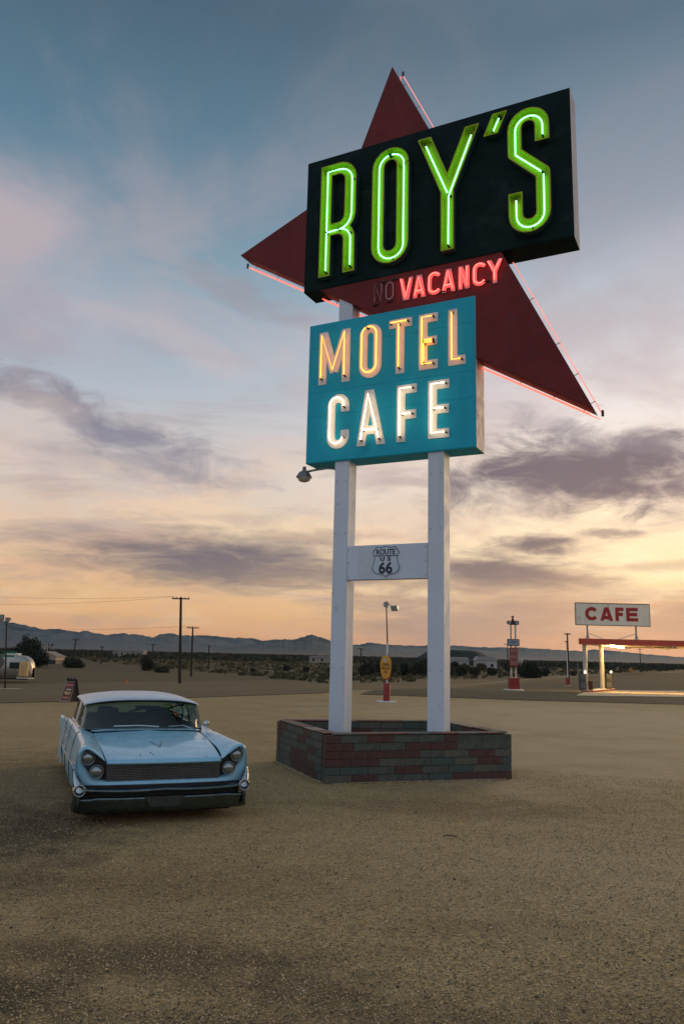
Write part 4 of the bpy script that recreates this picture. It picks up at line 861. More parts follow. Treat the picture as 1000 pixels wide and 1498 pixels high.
MB().grid([[(x, 2.02+dy, z) for x in np.linspace(-.80, .80, 5)] for dy, z in ((-.12, .885), (.05, .885), (.14, .86), (.16, .74))]).build('dashboard', seat_m, car, smooth=True)
for y, zt in ((2.85, 1.00), (3.68, .97)):
    st_ = MB().grid([[(x, y+.10+dy, z) for x in np.linspace(-.72, .72, 9)] for dy, z in ((-.45, .52), (-.40, .62), (-.05, .64), (.0, .75), (.06, zt-.02), (.10, zt), (.15, zt-.03), (.18, .5))]).build('bench_seat', seat_m, car, smooth=True)
    for x in (-.38, .38): MB().box(x-.12, x+.12, y+.14, y+.21, zt-.01, zt+.10).build('headrest', inter, st_, bevel=.03)
MB().tube([(.38+.19*math.cos(t), 2.26-.10*math.sin(t)*.5, .93+.17*math.sin(t)) for t in np.linspace(0, 2*math.pi, 25)[:-1]], .012, 7, True).build('steering_wheel', inter, car, smooth=True)
MB().tube([(.20, 2.26, .93), (.38, 2.27, .92), (.56, 2.26, .93)], .010, 6).build('wheel_spoke', inter, car)
MB().tube([(-.52, 2.55, .93), (-.1, 2.45, 1.10), (.02, 2.43, 1.12)], .014, 6).build('cabin_diagonal', inter, car)  # thin dark diagonals across the cabin behind the glass
MB().tube([(.10, 2.45, 1.03), (.45, 2.42, 1.15), (.62, 2.42, 1.18)], .018, 6).build('cabin_diagonal', inter, car)
MB().box(-.11, .11, 2.24, 2.265, 1.125, 1.18).build('rear_view_mirror', inter, car, bevel=.01)
MB().tube([(-.47, 1.70, .905), (-.44, 1.80, .935), (-.10, 1.76, .945), (.16, 1.72, .93)], .009, 6).build('windshield_wiper', chrome, car)
MB().tube([(.62, 1.76, .90), (.52, 1.86, .93), (.30, 1.80, .925)], .008, 6).build('windshield_wiper', chrome, car)
mr_ = MB().tube([(.80, 1.62, .875), (.80, 1.63, .955)], .010, 6).build('fender_mirror', chrome, car); MB().lathe([(0, .02), (.04, .012), (.045, 0), (.03, -.03), (0, -.035)], 14, (.80, 1.63, .975), M=Matrix.Rotation(math.pi/2, 3, 'X')).build('mirror_head', chrome, mr_, smooth=True)
# ================================================================== FORECOURT FURNITURE
wht = mat('chalky_white_paint', (.62, .60, .56), .6, var=.1, dirt=((.3, .26, .22), 3, .6, .5))
redp = mat('faded_red_paint', (.25, .022, .016), .55, var=.15, dirt=((.12, .02, .015), 3, .56, .5))
wood_m = mat('creosoted_wood', (.035, .024, .018), .9, var=.3, vs=3)
conc = mat('pale_concrete', (.62, .58, .52), .85, var=.12, vs=3)
# floodlight mast with the snack sign
ms = thing('floodlight_mast', 'slim white floodlight mast with yellow DRINKS SNACKS ICE oval and red base between the posts', 'mast', (2.15, 35.24, -.03))
MB().lathe([(.46, 0), (.46, .03), (.40, .06), (0, .06)], 28).build('footing', conc, ms)
MB().lathe([(.155, .06), (.155, .80), (.14, .82), (0, .82)], 16).build('base_drum', redp, ms, smooth=True, auto=40)
MB().cyl((0, 0, .8), (0, 0, 2.6), .045, n=10).build('pole', wht, ms); MB().cyl((0, 0, 2.6), (-.07, 0, 4.35), .035, .025, n=10).build('upper_pole', mat('rusty_pole', (.22, .15, .11), .8, var=.3), ms)
ov = []
for t in np.linspace(0, 2*math.pi, 36, endpoint=False):
    a, b_ = math.cos(t), math.sin(t); w_ = .235*(1+.16*b_); ov.append((w_*math.copysign(abs(a)**.75, a)-.06, .49*math.copysign(abs(b_)**.82, b_)+1.50))
oval = MB().prism(ov, -.13, -.06).build('oval_sign', mat('sign_yellow', (.62, .30, .025), .45, var=.12, dirt=((.35, .16, .03), 4, .58, .5)), ms, bevel=.01)
for txt, z_, sz in (('DRINKS', 1.62, .155), ('SNACKS', 1.47, .155), ('ICE', 1.31, .165)): text_mb(txt, sz, .002, .004, .62, (-.06, z_), -.133).build('lettering', ink, oval, fix=False)
MB().prism(arc(-.09, 1.80, .085, 0, 360, 12)[:-1], -.137, -.131).build('emblem', mat('pale_emblem', (.42, .42, .40), .5), oval)
MB().box(-.20, .14, -.10, .0, .97, 1.02).build('sign_bracket', redp, ms); MB().tube([(.02, -.02, 1.95), (.06, -.02, 2.1)], .02, 6).build('sign_hook', dark_m, ms)
def floodbox(name, c, yaw, pitch, w_, h_, d_, parent, m1=None):
    Mt = Matrix.Translation(c) @ Matrix.Rotation(yaw, 4, 'Z') @ Matrix.Rotation(pitch, 4, 'X')
    b = MB(); P = [Mt @ Vector(p) for p in ((-w_/2, -d_/2, -h_/2), (w_/2, -d_/2, -h_/2), (w_/2, -d_/2, h_/2), (-w_/2, -d_/2, h_/2), (-w_*.32, d_/2, -h_*.3), (w_*.32, d_/2, -h_*.3), (w_*.32, d_/2, h_*.3), (-w_*.32, d_/2, h_*.3))]
    b.add(P, [(0, 1, 2, 3), (7, 6, 5, 4), (0, 4, 5, 1), (1, 5, 6, 2), (2, 6, 7, 3), (3, 7, 4, 0)])
    o = b.build(name, m1 or steel_m, parent, bevel=.008)
    g = MB().box(-w_*.42, w_*.42, -d_/2-.008, -d_/2-.002, -h_*.4, h_*.4, M=Mt).build('flood_lens', mat('flood_glass', (.30, .33, .34), .15), o); return o
floodbox('floodlight', Vector((-.10, .0, 4.27)), .9, .1, .22, .28, .15, ms); floodbox('floodlight', Vector((.33, -.03, 4.13)), -.6, .55, .34, .24, .20, ms)
MB().tube([(-.06, 0, 4.2), (.05, 0, 4.28), (.2, 0, 4.15)], .022, 6).build('flood_arm', steel_m, ms)
# price mast
pm = thing('price_sign', 'twin pole price mast with red number panels, grey board and red plinth near the forecourt', 'sign', (17.70, 80.6, -1.17))
MB().lathe([(1.08, 0), (1.02, .10), (.7, .14), (0, .15)], 28).build('footing', conc, pm)
MB().box(-.50, .50, -.42, .42, .14, 1.24).build('plinth', redp, pm, bevel=.02)
for x in (-.22, .24): MB().cyl((x-.02, 0, 1.2), (x+.02, 0, 6.75), .095, .085, n=10).build('pole', mat('cream_pole', (.50, .46, .38), .6, var=.12), pm)
bd = MB().box(-.62, .60, -.22, -.02, 4.42, 5.12).build('grey_board', mat('board_frame', (.10, .08, .08), .6), pm); MB().box(-.55, .53, -.235, -.222, 4.49, 5.05).build('board_face', mat('board_blue_grey', (.25, .30, .34), .5, var=.1), bd)
text_mb('REG  %', .28, .002, .006, .8, (-.02, 4.84), -.24) if 0 else None
MB().box(-.35, .28, -.242, -.236, 4.74, 4.92).build('worn_print', mat('worn_dark_print', (.12, .17, .20), .6, var=.4, vs=9), bd)
for k, z_ in enumerate((3.98, 3.36, 2.74)):
    pn_ = MB().box(-.40, .42, -.24, -.04, z_-.29, z_+.29).build('number_panel', redp, pm, bevel=.01)
    for j, x in enumerate((-.24, .01, .26)):
        dg = plate([[(x-.075, z_+.15), (x+.075, z_+.15)], [(x-.06, z_+.17), (x-.06, z_)], [(x-.07, z_), (x+.05, z_)], [(x+.06, z_+.015), (x+.06, z_-.17)], [(x+.075, z_-.15), (x-.075, z_-.15)]], .045, -.247, -.241, .012).build('numeral', mat('numeral_white', (.42, .38, .36), .6, var=.15), pn_)
MB().box(-.46, .48, -.22, -.02, 2.30, 2.43).build('sign_sill', mat('dark_red_sill', (.08, .012, .01), .6), pm)
for x in (-.42, .44): floodbox('floodlight', Vector((x, -.05, 6.8)), .4*(1 if x < 0 else -1), .2, .42, .40, .3, pm, mat('tarnished_box', (.14, .12, .10), .6, .4))
MB().box(-.40, .44, -.12, .10, 6.55, 6.98).build('lamp_housing', dark_m, pm, bevel=.03)
MB().lathe([(.14, 0), (.11, .18), (.05, .22), (.12, .34), (.16, .46), (0, .48)], 10, (0, 0, 6.98)).build('finial', mat('rust_finial', (.10, .035, .025), .8), pm)
# slim pole
sp_ = thing('light_pole', 'thin pale light pole with small red base standing left of the fuel canopy', 'pole', (33.3, 115.9, -1.66))
MB().lathe([(.50, 0), (.48, .06), (0, .07)], 16).build('footing', conc, sp_); MB().box(-.24, .24, -.24, .24, .06, 1.1).build('base_block', redp, sp_, bevel=.01)
MB().cyl((0, 0, 1.1), (-.02, 0, 6.25), .075, .055, n=8).build('pole', wht, sp_); MB().box(-.25, .25, -.12, .12, 6.22, 6.36).build('lamp_head', dark_m, sp_, bevel=.03)
# ------------------------------------------------------------------ fuel canopy with CAFE board
cn = thing('fuel_canopy', 'flat fuel canopy with faded red fascia and pale round columns beside the road', 'canopy', (24.5, 77.9, -1.07))
fas = mat('fascia_red', (.42, .065, .035), .55, var=.12, vs=.8, dirt=((.25, .05, .03), 1.4, .58, .5)); sof = mat('soffit_cream', (.62, .54, .40), .6, var=.1, vs=.5)
MB().box(-.92, 22, -.02, .04, 4.62, 5.18).build('fascia', fas, cn); MB().prism([(-.92, .045), (-.86, .045), (7.14, 14), (7.08, 14)], 4.62, 5.18, ax='xy').build('fascia', fas, cn)
MB().prism([(-.85, .045), (22, .045), (30, 13.9), (7.15, 13.9)], 4.60, 4.68, ax='xy').build('soffit', sof, cn); MB().prism([(-.84, .05), (22, .05), (30, 13.9), (7.16, 13.9)], 4.885, 5.12, ax='xy').build('roof_deck', conc, cn)
for x in (1.2, 5.6, 8.3, 11.4): MB().prism([(x, .06), (x+.12, .06), (x+8.1, 13.9), (x+7.98, 13.9)], 4.50, 4.597, ax='xy').build('soffit_beam', sof, cn)
MB().box(9.9, 10.7, -.03, -.021, 4.86, 5.02).build('worn_lettering', mat('worn_dark_red', (.10, .02, .015), .7, var=.4, vs=9), cn)
for x, y in ((-.0, 1.2), (3.1, 5.6), (17.0, 1.2), (20.0, 5.6)): MB().cyl((x, y, .16), (x, y, 4.8), .22, n=18).build('column', mat('column_cream', (.50, .47, .41), .6, var=.1, streak=((.3, .27, .22), 2, .55, .4)), cn, smooth=True, auto=40)
tb_ = MB().cyl((2.44, .5, 4.52), (6.3, 8.0, 4.52), .07, n=8).build('fluorescent_tube', emis('fluorescent', (1.0, .62, .20), 150), cn)
tb2 = MB().cyl((12.4, .5, 4.52), (16.2, 8.0, 4.52), .07, n=8).build('fluorescent_tube', emis('fluorescent', (1.0, .62, .20), 150), cn)  # second tube, added out of view to throw more light on the apron
MB().box(8.6, 8.9, .6, 5.3, 4.44, 4.59).build('unlit_fitting', mat('dark_fitting', (.16, .14, .11), .6), cn)
isl = thing('pump_island', 'raised red edged pump island under the front columns of the fuel canopy', 'island', (24.5, 77.9, -1.07))
P_ = [(-.75, .2), (.45, .2), (5.2, 7.6), (3.6, 7.6)]; MB().prism(P_, .02, .16, ax='xy').build('island_kerb', mat('kerb_red', (.20, .05, .025), .7, var=.2), isl, bevel=.02); MB().prism([(-.68, .3), (.40, .3), (5.0, 7.5), (3.66, 7.5)], .161, .175, ax='xy').build('island_top', conc, isl)
def pump(loc, lab):
    p = thing('fuel_pump', lab, 'fuel pump', loc, 0, 'fuel pumps on the island')
    MB().box(-.30, .30, -.22, .22, 0, 1.55).build('pump_body', mat('pump_dark_green', (.035, .055, .045), .4, var=.3, vs=3), p, bevel=.04)
    MB().box(-.26, .26, -.24, -.225, 1.05, 1.45).build('pump_face', mat('pump_glass', (.10, .12, .12), .2), p)
    MB().box(-.25, .25, -.235, -.224, .2, .7).build('pump_panel', mat('pump_grey', (.10, .11, .12), .4), p)
    MB().lathe([(0, -.12), (.08, -.08), (.115, 0), (.08, .08), (0, .12)], 12, (.30, 0, 1.75)).build('globe_lamp', emis('globe_light', (1, .9, .62), 5), p, smooth=True)
    MB().cyl((.30, 0, 0.0), (.30, 0, 1.65), .045, n=8).build('hose_post', wht, p)
    MB().tube([(.34, -.05, 1.5), (.55, -.1, 1.0), (.5, -.1, .45), (.33, -.1, .6)], .025, 6).build('hose', rub, p)
    MB().cyl((-.38, .1, 0), (-.38, .1, 2.5), .03, n=6).build('rear_post', steel_m, p); return p
p0 = pump((24.5-.42, 77.9+.9, -.90), 'dark fuel pump with lit globe in front of the left canopy column')
copy_thing(p0, (24.5+3.95, 77.9+6.2, -.90), 0, 'dark fuel pump with lit globe behind the right canopy column')
tr_ = thing('litter_bin', 'small dark litter bin beside the first fuel pump', 'bin', (24.5+.35, 77.9+.8, -.90)); MB().box(-.16, .16, -.16, .16, 0, .85).build('bin_body', mat('bin_dark_red', (.07, .015, .012), .6), tr_, bevel=.02); MB().box(-.18, .18, -.18, .18, .855, .92).build('bin_lid', dark_m, tr_, bevel=.01)
cs = thing('cafe_sign', 'long white board reading CAFE in red above the fuel canopy', 'sign', (24.5, 77.9, -1.07))
cb_m = mat('cafe_board_white', (.80, .75, .60), .55, var=.08, vs=1.2, dirt=((.30, .26, .18), 1.6, .58, .5), streak=((.3, .25, .17), 1.5, .55, .5))
MB().box(-1.02, 6.38, .50, .80, 6.52, 8.70).build('sign_board', cb_m, cs, bevel=.01)
fr_m = mat('board_edge_rust', (.22, .16, .08), .7, var=.2)
for bx in ((-1.04, 6.40, 8.66, 8.74), (-1.04, 6.40, 6.48, 6.56), (-1.05, -.99, 6.56, 8.66), (6.36, 6.41, 6.56, 8.66)): MB().box(bx[0], bx[1], .47, .49, bx[2], bx[3]).build('frame_strip', fr_m, cs)
for x in (.15, 5.0):
    MB().cyl((x, .65, 5.1), (x, .65, 6.6), .085, n=8).build('support_post', steel_m, cs)
    for dx in (-.22, .22): MB().cyl((x+dx, .60, 5.12), (x, .65, 5.75), .035, n=6).build('foot_brace', steel_m, cs)
MB().cyl((.2, .65, 5.75), (2.0, .9, 5.14), .03, n=6).build('stay_rod', steel_m, cs); MB().cyl((4.95, .65, 5.75), (3.1, .9, 5.14), .03, n=6).build('stay_rod', steel_m, cs)
z0, z1 = 6.98, 8.32; zm_ = (z0+z1)/2; cr = mat('cafe_red', (.36, .018, .014), .5, var=.1); W_ = .34
for lab, st in (('C', [arc(.60, zm_, .50, 42, 318, 22)]), ('A', [[(1.50, z0-.3), (2.11, z1+.2)], [(2.64, z0-.3), (2.03, z1+.2)], [(1.75, z0+.32), (2.4, z0+.32)]]), ('F', [[(3.12, z0-.2), (3.12, z1+.2)], [(2.96, z1-W_/2), (3.78, z1-W_/2)], [(2.96, zm_), (3.70, zm_)]]), ('E', [[(4.20, z0-.2), (4.20, z1+.2)], [(4.05, z1-W_/2+.02), (5.20, z1-W_/2+.02)], [(4.05, zm_), (5.12, zm_)], [(4.05, z0+W_/2-.02), (5.20, z0+W_/2-.02)]])):
    o = plate(st, W_, .478, .498, .03, (z0, z1), .006).build('letter', cr, cs); o['label'] = 'bold red letter '+lab
# ------------------------------------------------------------------ sandwich board
af = thing('sandwich_board', 'red and cream hot dog advertising A-board standing on the gravel behind the car', 'sign', (-10.42, 31.3, -.09), -.50)
Mx = Matrix.Rotation(-.30, 4, 'X'); Mb = Matrix.Rotation(.26, 4, 'X')
ap = MB().box(-.26, .26, -.02, .02, .03, .86, M=Matrix.Translation((0, -.22, 0)) @ Matrix.Shear('XY', 4, (0, 0)) @ Mx).build('front_panel', mat('aboard_cream', (.25, .21, .17), .6, var=.1), af)
MB().box(-.225, .225, -.026, -.021, .08, .81, M=Matrix.Translation((0, -.22, 0)) @ Mx).build('poster', mat('poster_red', (.12, .022, .015), .5, var=.15), ap)
def ell(cx, cz, a, b_, n=18): return [(cx+a*math.cos(2*math.pi*i/n), cz+b_*math.sin(2*math.pi*i/n)) for i in range(n)]
for nm, pts, col in (('bun', ell(.0, .40, .17, .10), (.50, .36, .16)), ('sausage', ell(.01, .435, .17, .045), (.10, .14, .03)), ('cream_stripe', ell(.02, .50, .14, .03), (.55, .50, .46)), ('slogan_band', [(-.19, .64), (.19, .64), (.19, .70), (-.19, .70)], (.42, .16, .10)), ('slogan_band', [(-.17, .15), (.15, .15), (.15, .22), (-.17, .22)], (.36, .08, .06))):
    o = MB().prism(pts, -.031, -.027).build(nm, mat('print_'+nm, col, .5, var=.15), ap); o.matrix_local = Matrix.Translation((0, -.22, 0)) @ Mx
MB().box(-.27, .27, -.02, .02, .03, .92, M=Matrix.Translation((.04, .24, 0)) @ Mb).build('back_panel', mat('aboard_black', (.012, .012, .014), .6), af)
MB().prism([(-.20, .05), (.22, .05), (.04, .86), (-.02, .86)], .262, .282, ax='yz').build('side_cloth', mat('aboard_black', (.012,)*3, .6), af)
for x in (-.16, .0, .18): MB().tube([(x-.04, 0, .86), (x, 0, .96), (x+.05, 0, .86)], .025, 6).build('carry_loop', dark_m, af)
# ------------------------------------------------------------------ silver trailer
tl = thing('silver_trailer', 'polished silver travel trailer with rounded tail parked at the left edge', 'trailer', (-36.3, 84.2, -1.64), 0)
alu = mat('polished_aluminium', (.40, .37, .32), .42, .6, var=.12, vs=.8, streak=((.4, .37, .32), 1.2, .5, .5))
b = MB(); rows = []
for x in [-5.2, -5.1, -4.8, -4.3, -3.5, 2.6, 3.3, 3.75, 4.05, 4.2, 4.24]:
    e_ = max(0, (x-2.6)/1.66) if x > 0 else max(0, (-3.5-x)/1.72); s_ = math.sqrt(max(.02, 1-e_**2.6)); row = []
    for t in np.linspace(0, math.pi, 15):
        a, c_ = math.cos(t), math.sin(t); row.append((x, -1.22*s_**.7*math.copysign(abs(a)**.42, a), .45+(2.35*(.35+.65*s_))*abs(c_)**.45 if c_ > 1e-6 else .45))
    rows.append(row)
b.grid(rows); b.grid([[r[0] for r in rows], [r[-1] for r in rows]]); tbody = b.build('trailer_body', alu, tl, smooth=True)
gl_d = mat('dark_window', (.015, .025, .025), .1)
for x0, x1, z0_, z1_ in ((2.15, 3.2, 1.42, 2.05), (.55, 1.15, 1.62, 2.3), (-2.2, -.9, 1.45, 2.1)): w_ = MB().box(x0, x1, -1.26, -1.19, z0_, z1_).build('window', gl_d, tl, bevel=.03); MB().box(x0-.05, x1+.05, -1.275, -1.262, z1_+.002, z1_+.05).build('window_frame', alu, w_)
MB().box(3.18, 4.12, -1.30, -1.08, .62, 2.15).build('lit_end_panel', mat('sunset_tint_panel', (.62, .40, .16), .45, .3, var=.2, vs=1.5), tl, bevel=.06)  # warm sunset reflection on the tail, put into the panel's colour
MB().box(3.0, 4.65, -1.32, -.9, .42, .52).build('rear_bumper', mat('pale_bumper', (.7, .62, .5), .4), tl, bevel=.02)
MB().box(1.2, 2.6, -.5, .6, 2.74, 2.98).build('roof_vent', wht, tl, bevel=.08); MB().box(-1.6, -.6, -.5, .6, 2.76, 2.96).build('roof_vent', wht, tl, bevel=.08)
for x in (-.3, .55): MB().lathe([(.2, -.12), (.36, -.12), (.38, 0), (.36, .12), (.2, .12)], 20, (x, -1.0, .38), M=Matrix.Rotation(math.pi/2, 3, 'X')).build('wheel', rub, tl, smooth=True)
MB().box(-5, 4.1, -1.0, 1.0, .30, .46).build('chassis', dark_m, tl)
# ------------------------------------------------------------------ left lamp post, signs
lp = thing('street_floodlight', 'tall thin pole with paired floodlight boxes and green street plate at the left edge', 'street light', (-26.9, 64.95, -1.38))
MB().cyl((0, 0, 0), (-.42, 0, 5.5), .075, .05, n=8).build('pole', wood_m, lp)
floodbox('floodlight', Vector((-.95, 0, 5.75)), .3, .2, .62, .5, .4, lp, mat('tarnished_box', (.14,)*3, .6)); floodbox('floodlight', Vector((-.28, 0, 5.6)), -.4, .2, .40, .34, .3, lp, mat('tarnished_box', (.14,)*3, .6))
MB().box(-.95, -.15, -.05, .05, 5.38, 5.46).build('cross_arm', steel_m, lp)
MB().box(-.42, .62, -.03, .01, 2.84, 3.02).build('street_plate', mat('street_sign_green', (.01, .14, .07), .5, var=.1), lp)
MB().box(-.9, .5, -.03, .01, 2.55, 2.70).build('street_plate', mat('street_sign_green', (.01,)*3), lp)
MB().box(-.7, 1.2, -.5, .5, -.02, .05).build('footing', mat('footing_tan', (.42, .32, .2), .9), lp)
rs_ = thing('round_sign_back', 'grey back of a round road sign on a short post in front of the trailer', 'sign', (-26.95, 63.6, -1.36))
MB().cyl((-.25, 0, 0), (-.25, 0, 2.6), .05, n=6).build('sign_post', dark_m, rs_); MB().cyl((-.1, -.06, 2.12), (-.1, -.03, 2.12), .48, n=20).build('sign_disc', mat('sign_back_grey', (.11, .105, .10), .6), rs_)
# ------------------------------------------------------------------ utility poles and wires
def upole(x, y, h_, arm, label, lean=0, double=False, r=.16):
    z = gz(x, y); t = thing('utility_pole', label, 'utility pole', (x, y, z), 0, 'wooden utility poles along the road')
    MB().cyl((0, 0, -.2), (lean, 0, h_), r, r*.7, n=8).build('pole', wood_m, t)
    az_ = h_-.18
    ca_ = MB().box(-arm+lean, arm+lean, -.06, .06, az_-.07, az_+.07).build('cross_arm', wood_m, t)
    for x_ in (-arm*.92, -arm*.5, arm*.5, arm*.92): MB().cyl((x_+lean, 0, az_+.07), (x_+lean, 0, az_+.25), .045, .03, n=6).build('insulator', mat('brown_insulator', (.08, .04, .03), .3), ca_)
    if double: MB().box(-arm*.8+lean, arm*.8+lean, -.06, .06, az_-1.0, az_-.88).build('cross_arm', wood_m, t)
    return Vector((x+lean, y, z+az_+.25))
PA = upole(-17.89, 90.68, 9.75, 1.0, 'tallest dark wooden utility pole with short cross-arm right of the car roof', -.45, r=.19)
PB = upole(-21.34, 116.2, 7.2, .88, 'second wooden utility pole just right of the tallest one', -.15)
PC = upole(-52.6, 158.4, 5.55, .75, 'distant utility pole rising from the round bush near the white shed', .1)
PD = upole(-27.4, 168.5, 5.0, .62, 'small far utility pole right of the two tall ones', -.1)
PE = upole(-42.7, 182.8, 5.1, .62, 'small far utility pole beyond the dark twin shrubs', 0)
PF = upole(4.56, 163.5, 5.1, .60, 'thin far utility pole seen between the sign posts', 0)
PG = upole(-57.5, 193.4, 4.3, .4, 'tiny far utility pole left of the shrubs on the flats', 0)
PH = upole(42.5, 200, 7.4, .9, 'far utility pole just right of the price mast', 0)
PI = upole(110, 290, 9.2, 1.2, 'far utility pole seen under the fuel canopy', 0, True)
PJ = upole(37.5, 130, 8.0, .5, 'utility pole standing behind the second canopy column', 0)
def wire(a, b_, sag, r=.018, lab=None):
    P = [a.lerp(b_, t)-Vector((0, 0, sag*4*t*(1-t))) for t in np.linspace(0, 1, 18)]
    o = MB().tube(P, r, 4).build('overhead_wire', dark_m, fix=False); tag(o, lab, 'wire', 'overhead wires between the utility poles')
far_l = Vector((-75, 95, 11))
wire(PA+Vector((-.9, 0, 0)), far_l, 1.6, .014, 'thin overhead wire running left from the tallest utility pole'); wire(PA+Vector((-.5, 0, 0)), far_l+Vector((0, 3, -1.6)), 1.8, .014, 'lower overhead wire running left from the tallest utility pole')
wire(PB, Vector((-95, 130, 6.4)), 1.4, .016, 'faint overhead wire running left from the second utility pole')
# ------------------------------------------------------------------ shed, flood cluster, houses, tank
sd = thing('white_shed', 'small white gabled shed with low dark base beyond the trailer', 'shed', (-67.6, 186.5, -1.67))
sw = mat('shed_white', (.34, .28, .22), .7, var=.12)
MB().prism([(-2.5, .9), (2.5, .9), (2.5, 1.75), (0, 2.75), (-2.5, 1.75)], -3, 3).build('wall', sw, sd); MB().box(-2.6, 2.6, -3.05, 3.05, .0, .895).build('base_wall', dark_m, sd)
for s in (-1, 1): MB().prism([(0, 2.76), (s*2.8, 1.66), (s*2.8, 1.74), (0, 2.86)], -3.2, 3.2).build('roof', mat('shed_roof', (.25, .2, .17), .7), sd)
for x in (-.1, .55): MB().cyl((x, -3.3, 0), (x, -3.3, 4.6), .10, n=6).build('vent_pipe', sw, sd)
fl = thing('floodlight_cluster', 'cluster of dark stadium floodlights on a thin frame above the white shed', 'floodlights', (-69, 189, -1.66))
MB().cyl((.6, 0, 0), (.6, 0, 3.6), .05, n=6).build('pole', dark_m, fl)
for x, z in ((-.9, 4.35), (0, 4.4), (.9, 4.35), (-.05, 3.55)): MB().lathe([(.08, -.2), (.30, 0), (.28, .1), (0, .12)], 10, (x, 0, z), M=Matrix.Rotation(math.pi/2, 3, 'X')).build('lamp_head', dark_m, fl)
MB().box(-1, 1.0, -.04, .04, 4.0, 4.06).build('cross_arm', dark_m, fl); MB().cyl((0, 0, 3.3), (0, 0, 4.05), .04, n=5).build('hanger', dark_m, fl); MB().cyl((.6, 0, 3.55), (.6, 0, 4.05), .05, n=5).build('mast_head', dark_m, fl)
def house(x, y, w_, d_, h_, lab, roofh=1.2, wc=(.42, .40, .38)):
    t = thing('low_house', lab, 'house', (x, y, gz(x, y)), 0); wm = mat('house_wall_%d' % int(wc[0]*100), wc, .8, var=.1)
    MB().box(-w_/2, w_/2, -d_/2, d_/2, 0, h_).build('wall', wm, t)
    MB().prism([(-w_/2-.3, h_), (w_/2+.3, h_), (w_/2-.6, h_+roofh), (-w_/2+.6, h_+roofh)], -d_/2-.3, d_/2+.3).build('roof', mat('house_roof', (.30, .28, .27), .8), t)
    k = max(1, int(w_/3))
    for i in range(k):
        xx = -w_/2+w_*(i+.5)/k; MB().box(xx-.45, xx+.45, -d_/2-.05, -d_/2-.001, .9, 1.9).build('window', gl_d, t)
house(38.0, 262, 9, 6, 2.6, 'long pale bungalow among the shrubs right of the sign post'); house(47.5, 258, 6.5, 6, 2.9, 'second pale bungalow right of the long one below the dark cone'); house(31.5, 255, 3.2, 4, 2.5, 'small pale cabin left of the long bungalow', .6)
house(-5, 330, 14, 8, 2.4, 'far tan hangar low on the flats left of the sign', .5, (.30, .26, .22)); house(-110, 420, 16, 8, 3, 'far flat warehouse on the scrubland beyond the poles', .4, (.26, .23, .2))
tk = thing('water_tank', 'pale round water tank on legs behind the price mast', 'tank', (47.0, 205, -1.67))
MB().lathe([(0, -.9), (.9, -.5), (1.05, .2), (.8, .8), (0, 1.1)], 16, (-.6, 0, 2.9)).build('tank_body', mat('tank_grey', (.28, .27, .24), .5), tk, smooth=True)
for x in (-1.1, -.1): MB().cyl((x, 0, 0), (x, 0, 2.3), .1, n=6).build('leg', steel_m, tk)
cne = thing('traffic_cone', 'small orange traffic cone alone on the dirt across the road', 'cone', (-23.6, 89.4, -1.66)); MB().lathe([(.20, 0), (.20, .04), (.14, .05), (.04, .40), (0, .41)], 12).build('cone_body', mat('cone_orange', (.75, .09, .02), .6), cne)
dsn = thing('warning_sign', 'orange diamond warning sign on a post beyond the forecourt road', 'sign', (82.7, 225.5, -1.66))
MB().cyl((0, 0, 0), (0, 0, 1.2), .06, n=6).build('sign_post', steel_m, dsn); MB().prism([(0, .6), (.75, 1.35), (0, 2.1), (-.75, 1.35)], -.08, -.04).build('sign_plate', mat('sign_orange', (.50, .20, .02), .6), dsn)
mk = thing('marker_post', 'short white marker post with dark top among the roadside shrubs', 'post', (37.6, 174, -1.66)); MB().cyl((0, 0, 0), (0, 0, 1.1), .14, n=8).build('white_section', conc, mk); MB().cyl((0, 0, 1.1), (0, 0, 1.9), .12, n=8).build('dark_top', mat('post_rust', (.09, .03, .02), .8), mk)
# ================================================================== PLANTS
leaf_m = {}
def leafmat(name, c):
    if name not in leaf_m: leaf_m[name] = mat(name, c, .8, var=.45, vs=1.4)
    return leaf_m[name]
def leaves(clumps, n, size, seed):
    r = np.random.default_rng(seed); cl = np.array(clumps, float); wt = (cl[:, 3]*cl[:, 4]*cl[:, 5]); idx = r.choice(len(cl), n, p=wt/wt.sum())
    d = r.normal(size=(n, 3)); d /= np.linalg.norm(d, axis=1)[:, None]; rad = r.uniform(.25, 1, n)**.5*(1+.25*r.normal(size=n)*.4)
    c = cl[idx, :3]+d*cl[idx, 3:6]*rad[:, None]; a = r.normal(size=(n, 3)); a /= np.linalg.norm(a, axis=1)[:, None]; b_ = np.cross(a, r.normal(size=(n, 3))); b_ /= np.linalg.norm(b_, axis=1)[:, None]
    s = size*r.uniform(.5, 1.3, n)[:, None]; Vv = np.stack([c-a*s, c+b_*s*.45, c+a*s, c-b_*s*.45], 1).reshape(-1, 3); Vv[:, 2] = np.maximum(Vv[:, 2], .0)
    me = bpy.data.meshes.new('foliage'); me.from_pydata(Vv.tolist(), [], [(4*i, 4*i+1, 4*i+2, 4*i+3) for i in range(n)]); return me
def plant(name, label, cat, loc, clumps, n, size, m_, seed, trunk=None, group=None):
    t = thing(name, label, cat, loc, 0, group); me = leaves(clumps, n, size, seed); me.materials.append(m_); o = bpy.data.objects.new('crown' if trunk else 'foliage', me); COL.objects.link(o); o.parent = t
    if trunk: 
        b = MB()
        for P, r_ in trunk: b.tube(P, r_, 6)
        b.build('trunk', wood_m, t, smooth=True)
    else:
        b = MB()
        for k in range(5): a = k*1.3; b.tube([(0, 0, -.05), (.2*math.cos(a)*clumps[0][3], .2*math.sin(a)*clumps[0][3], clumps[0][5]*.8)], [.04, .015], 5)
        b.build('stem', wood_m, t)
    return t
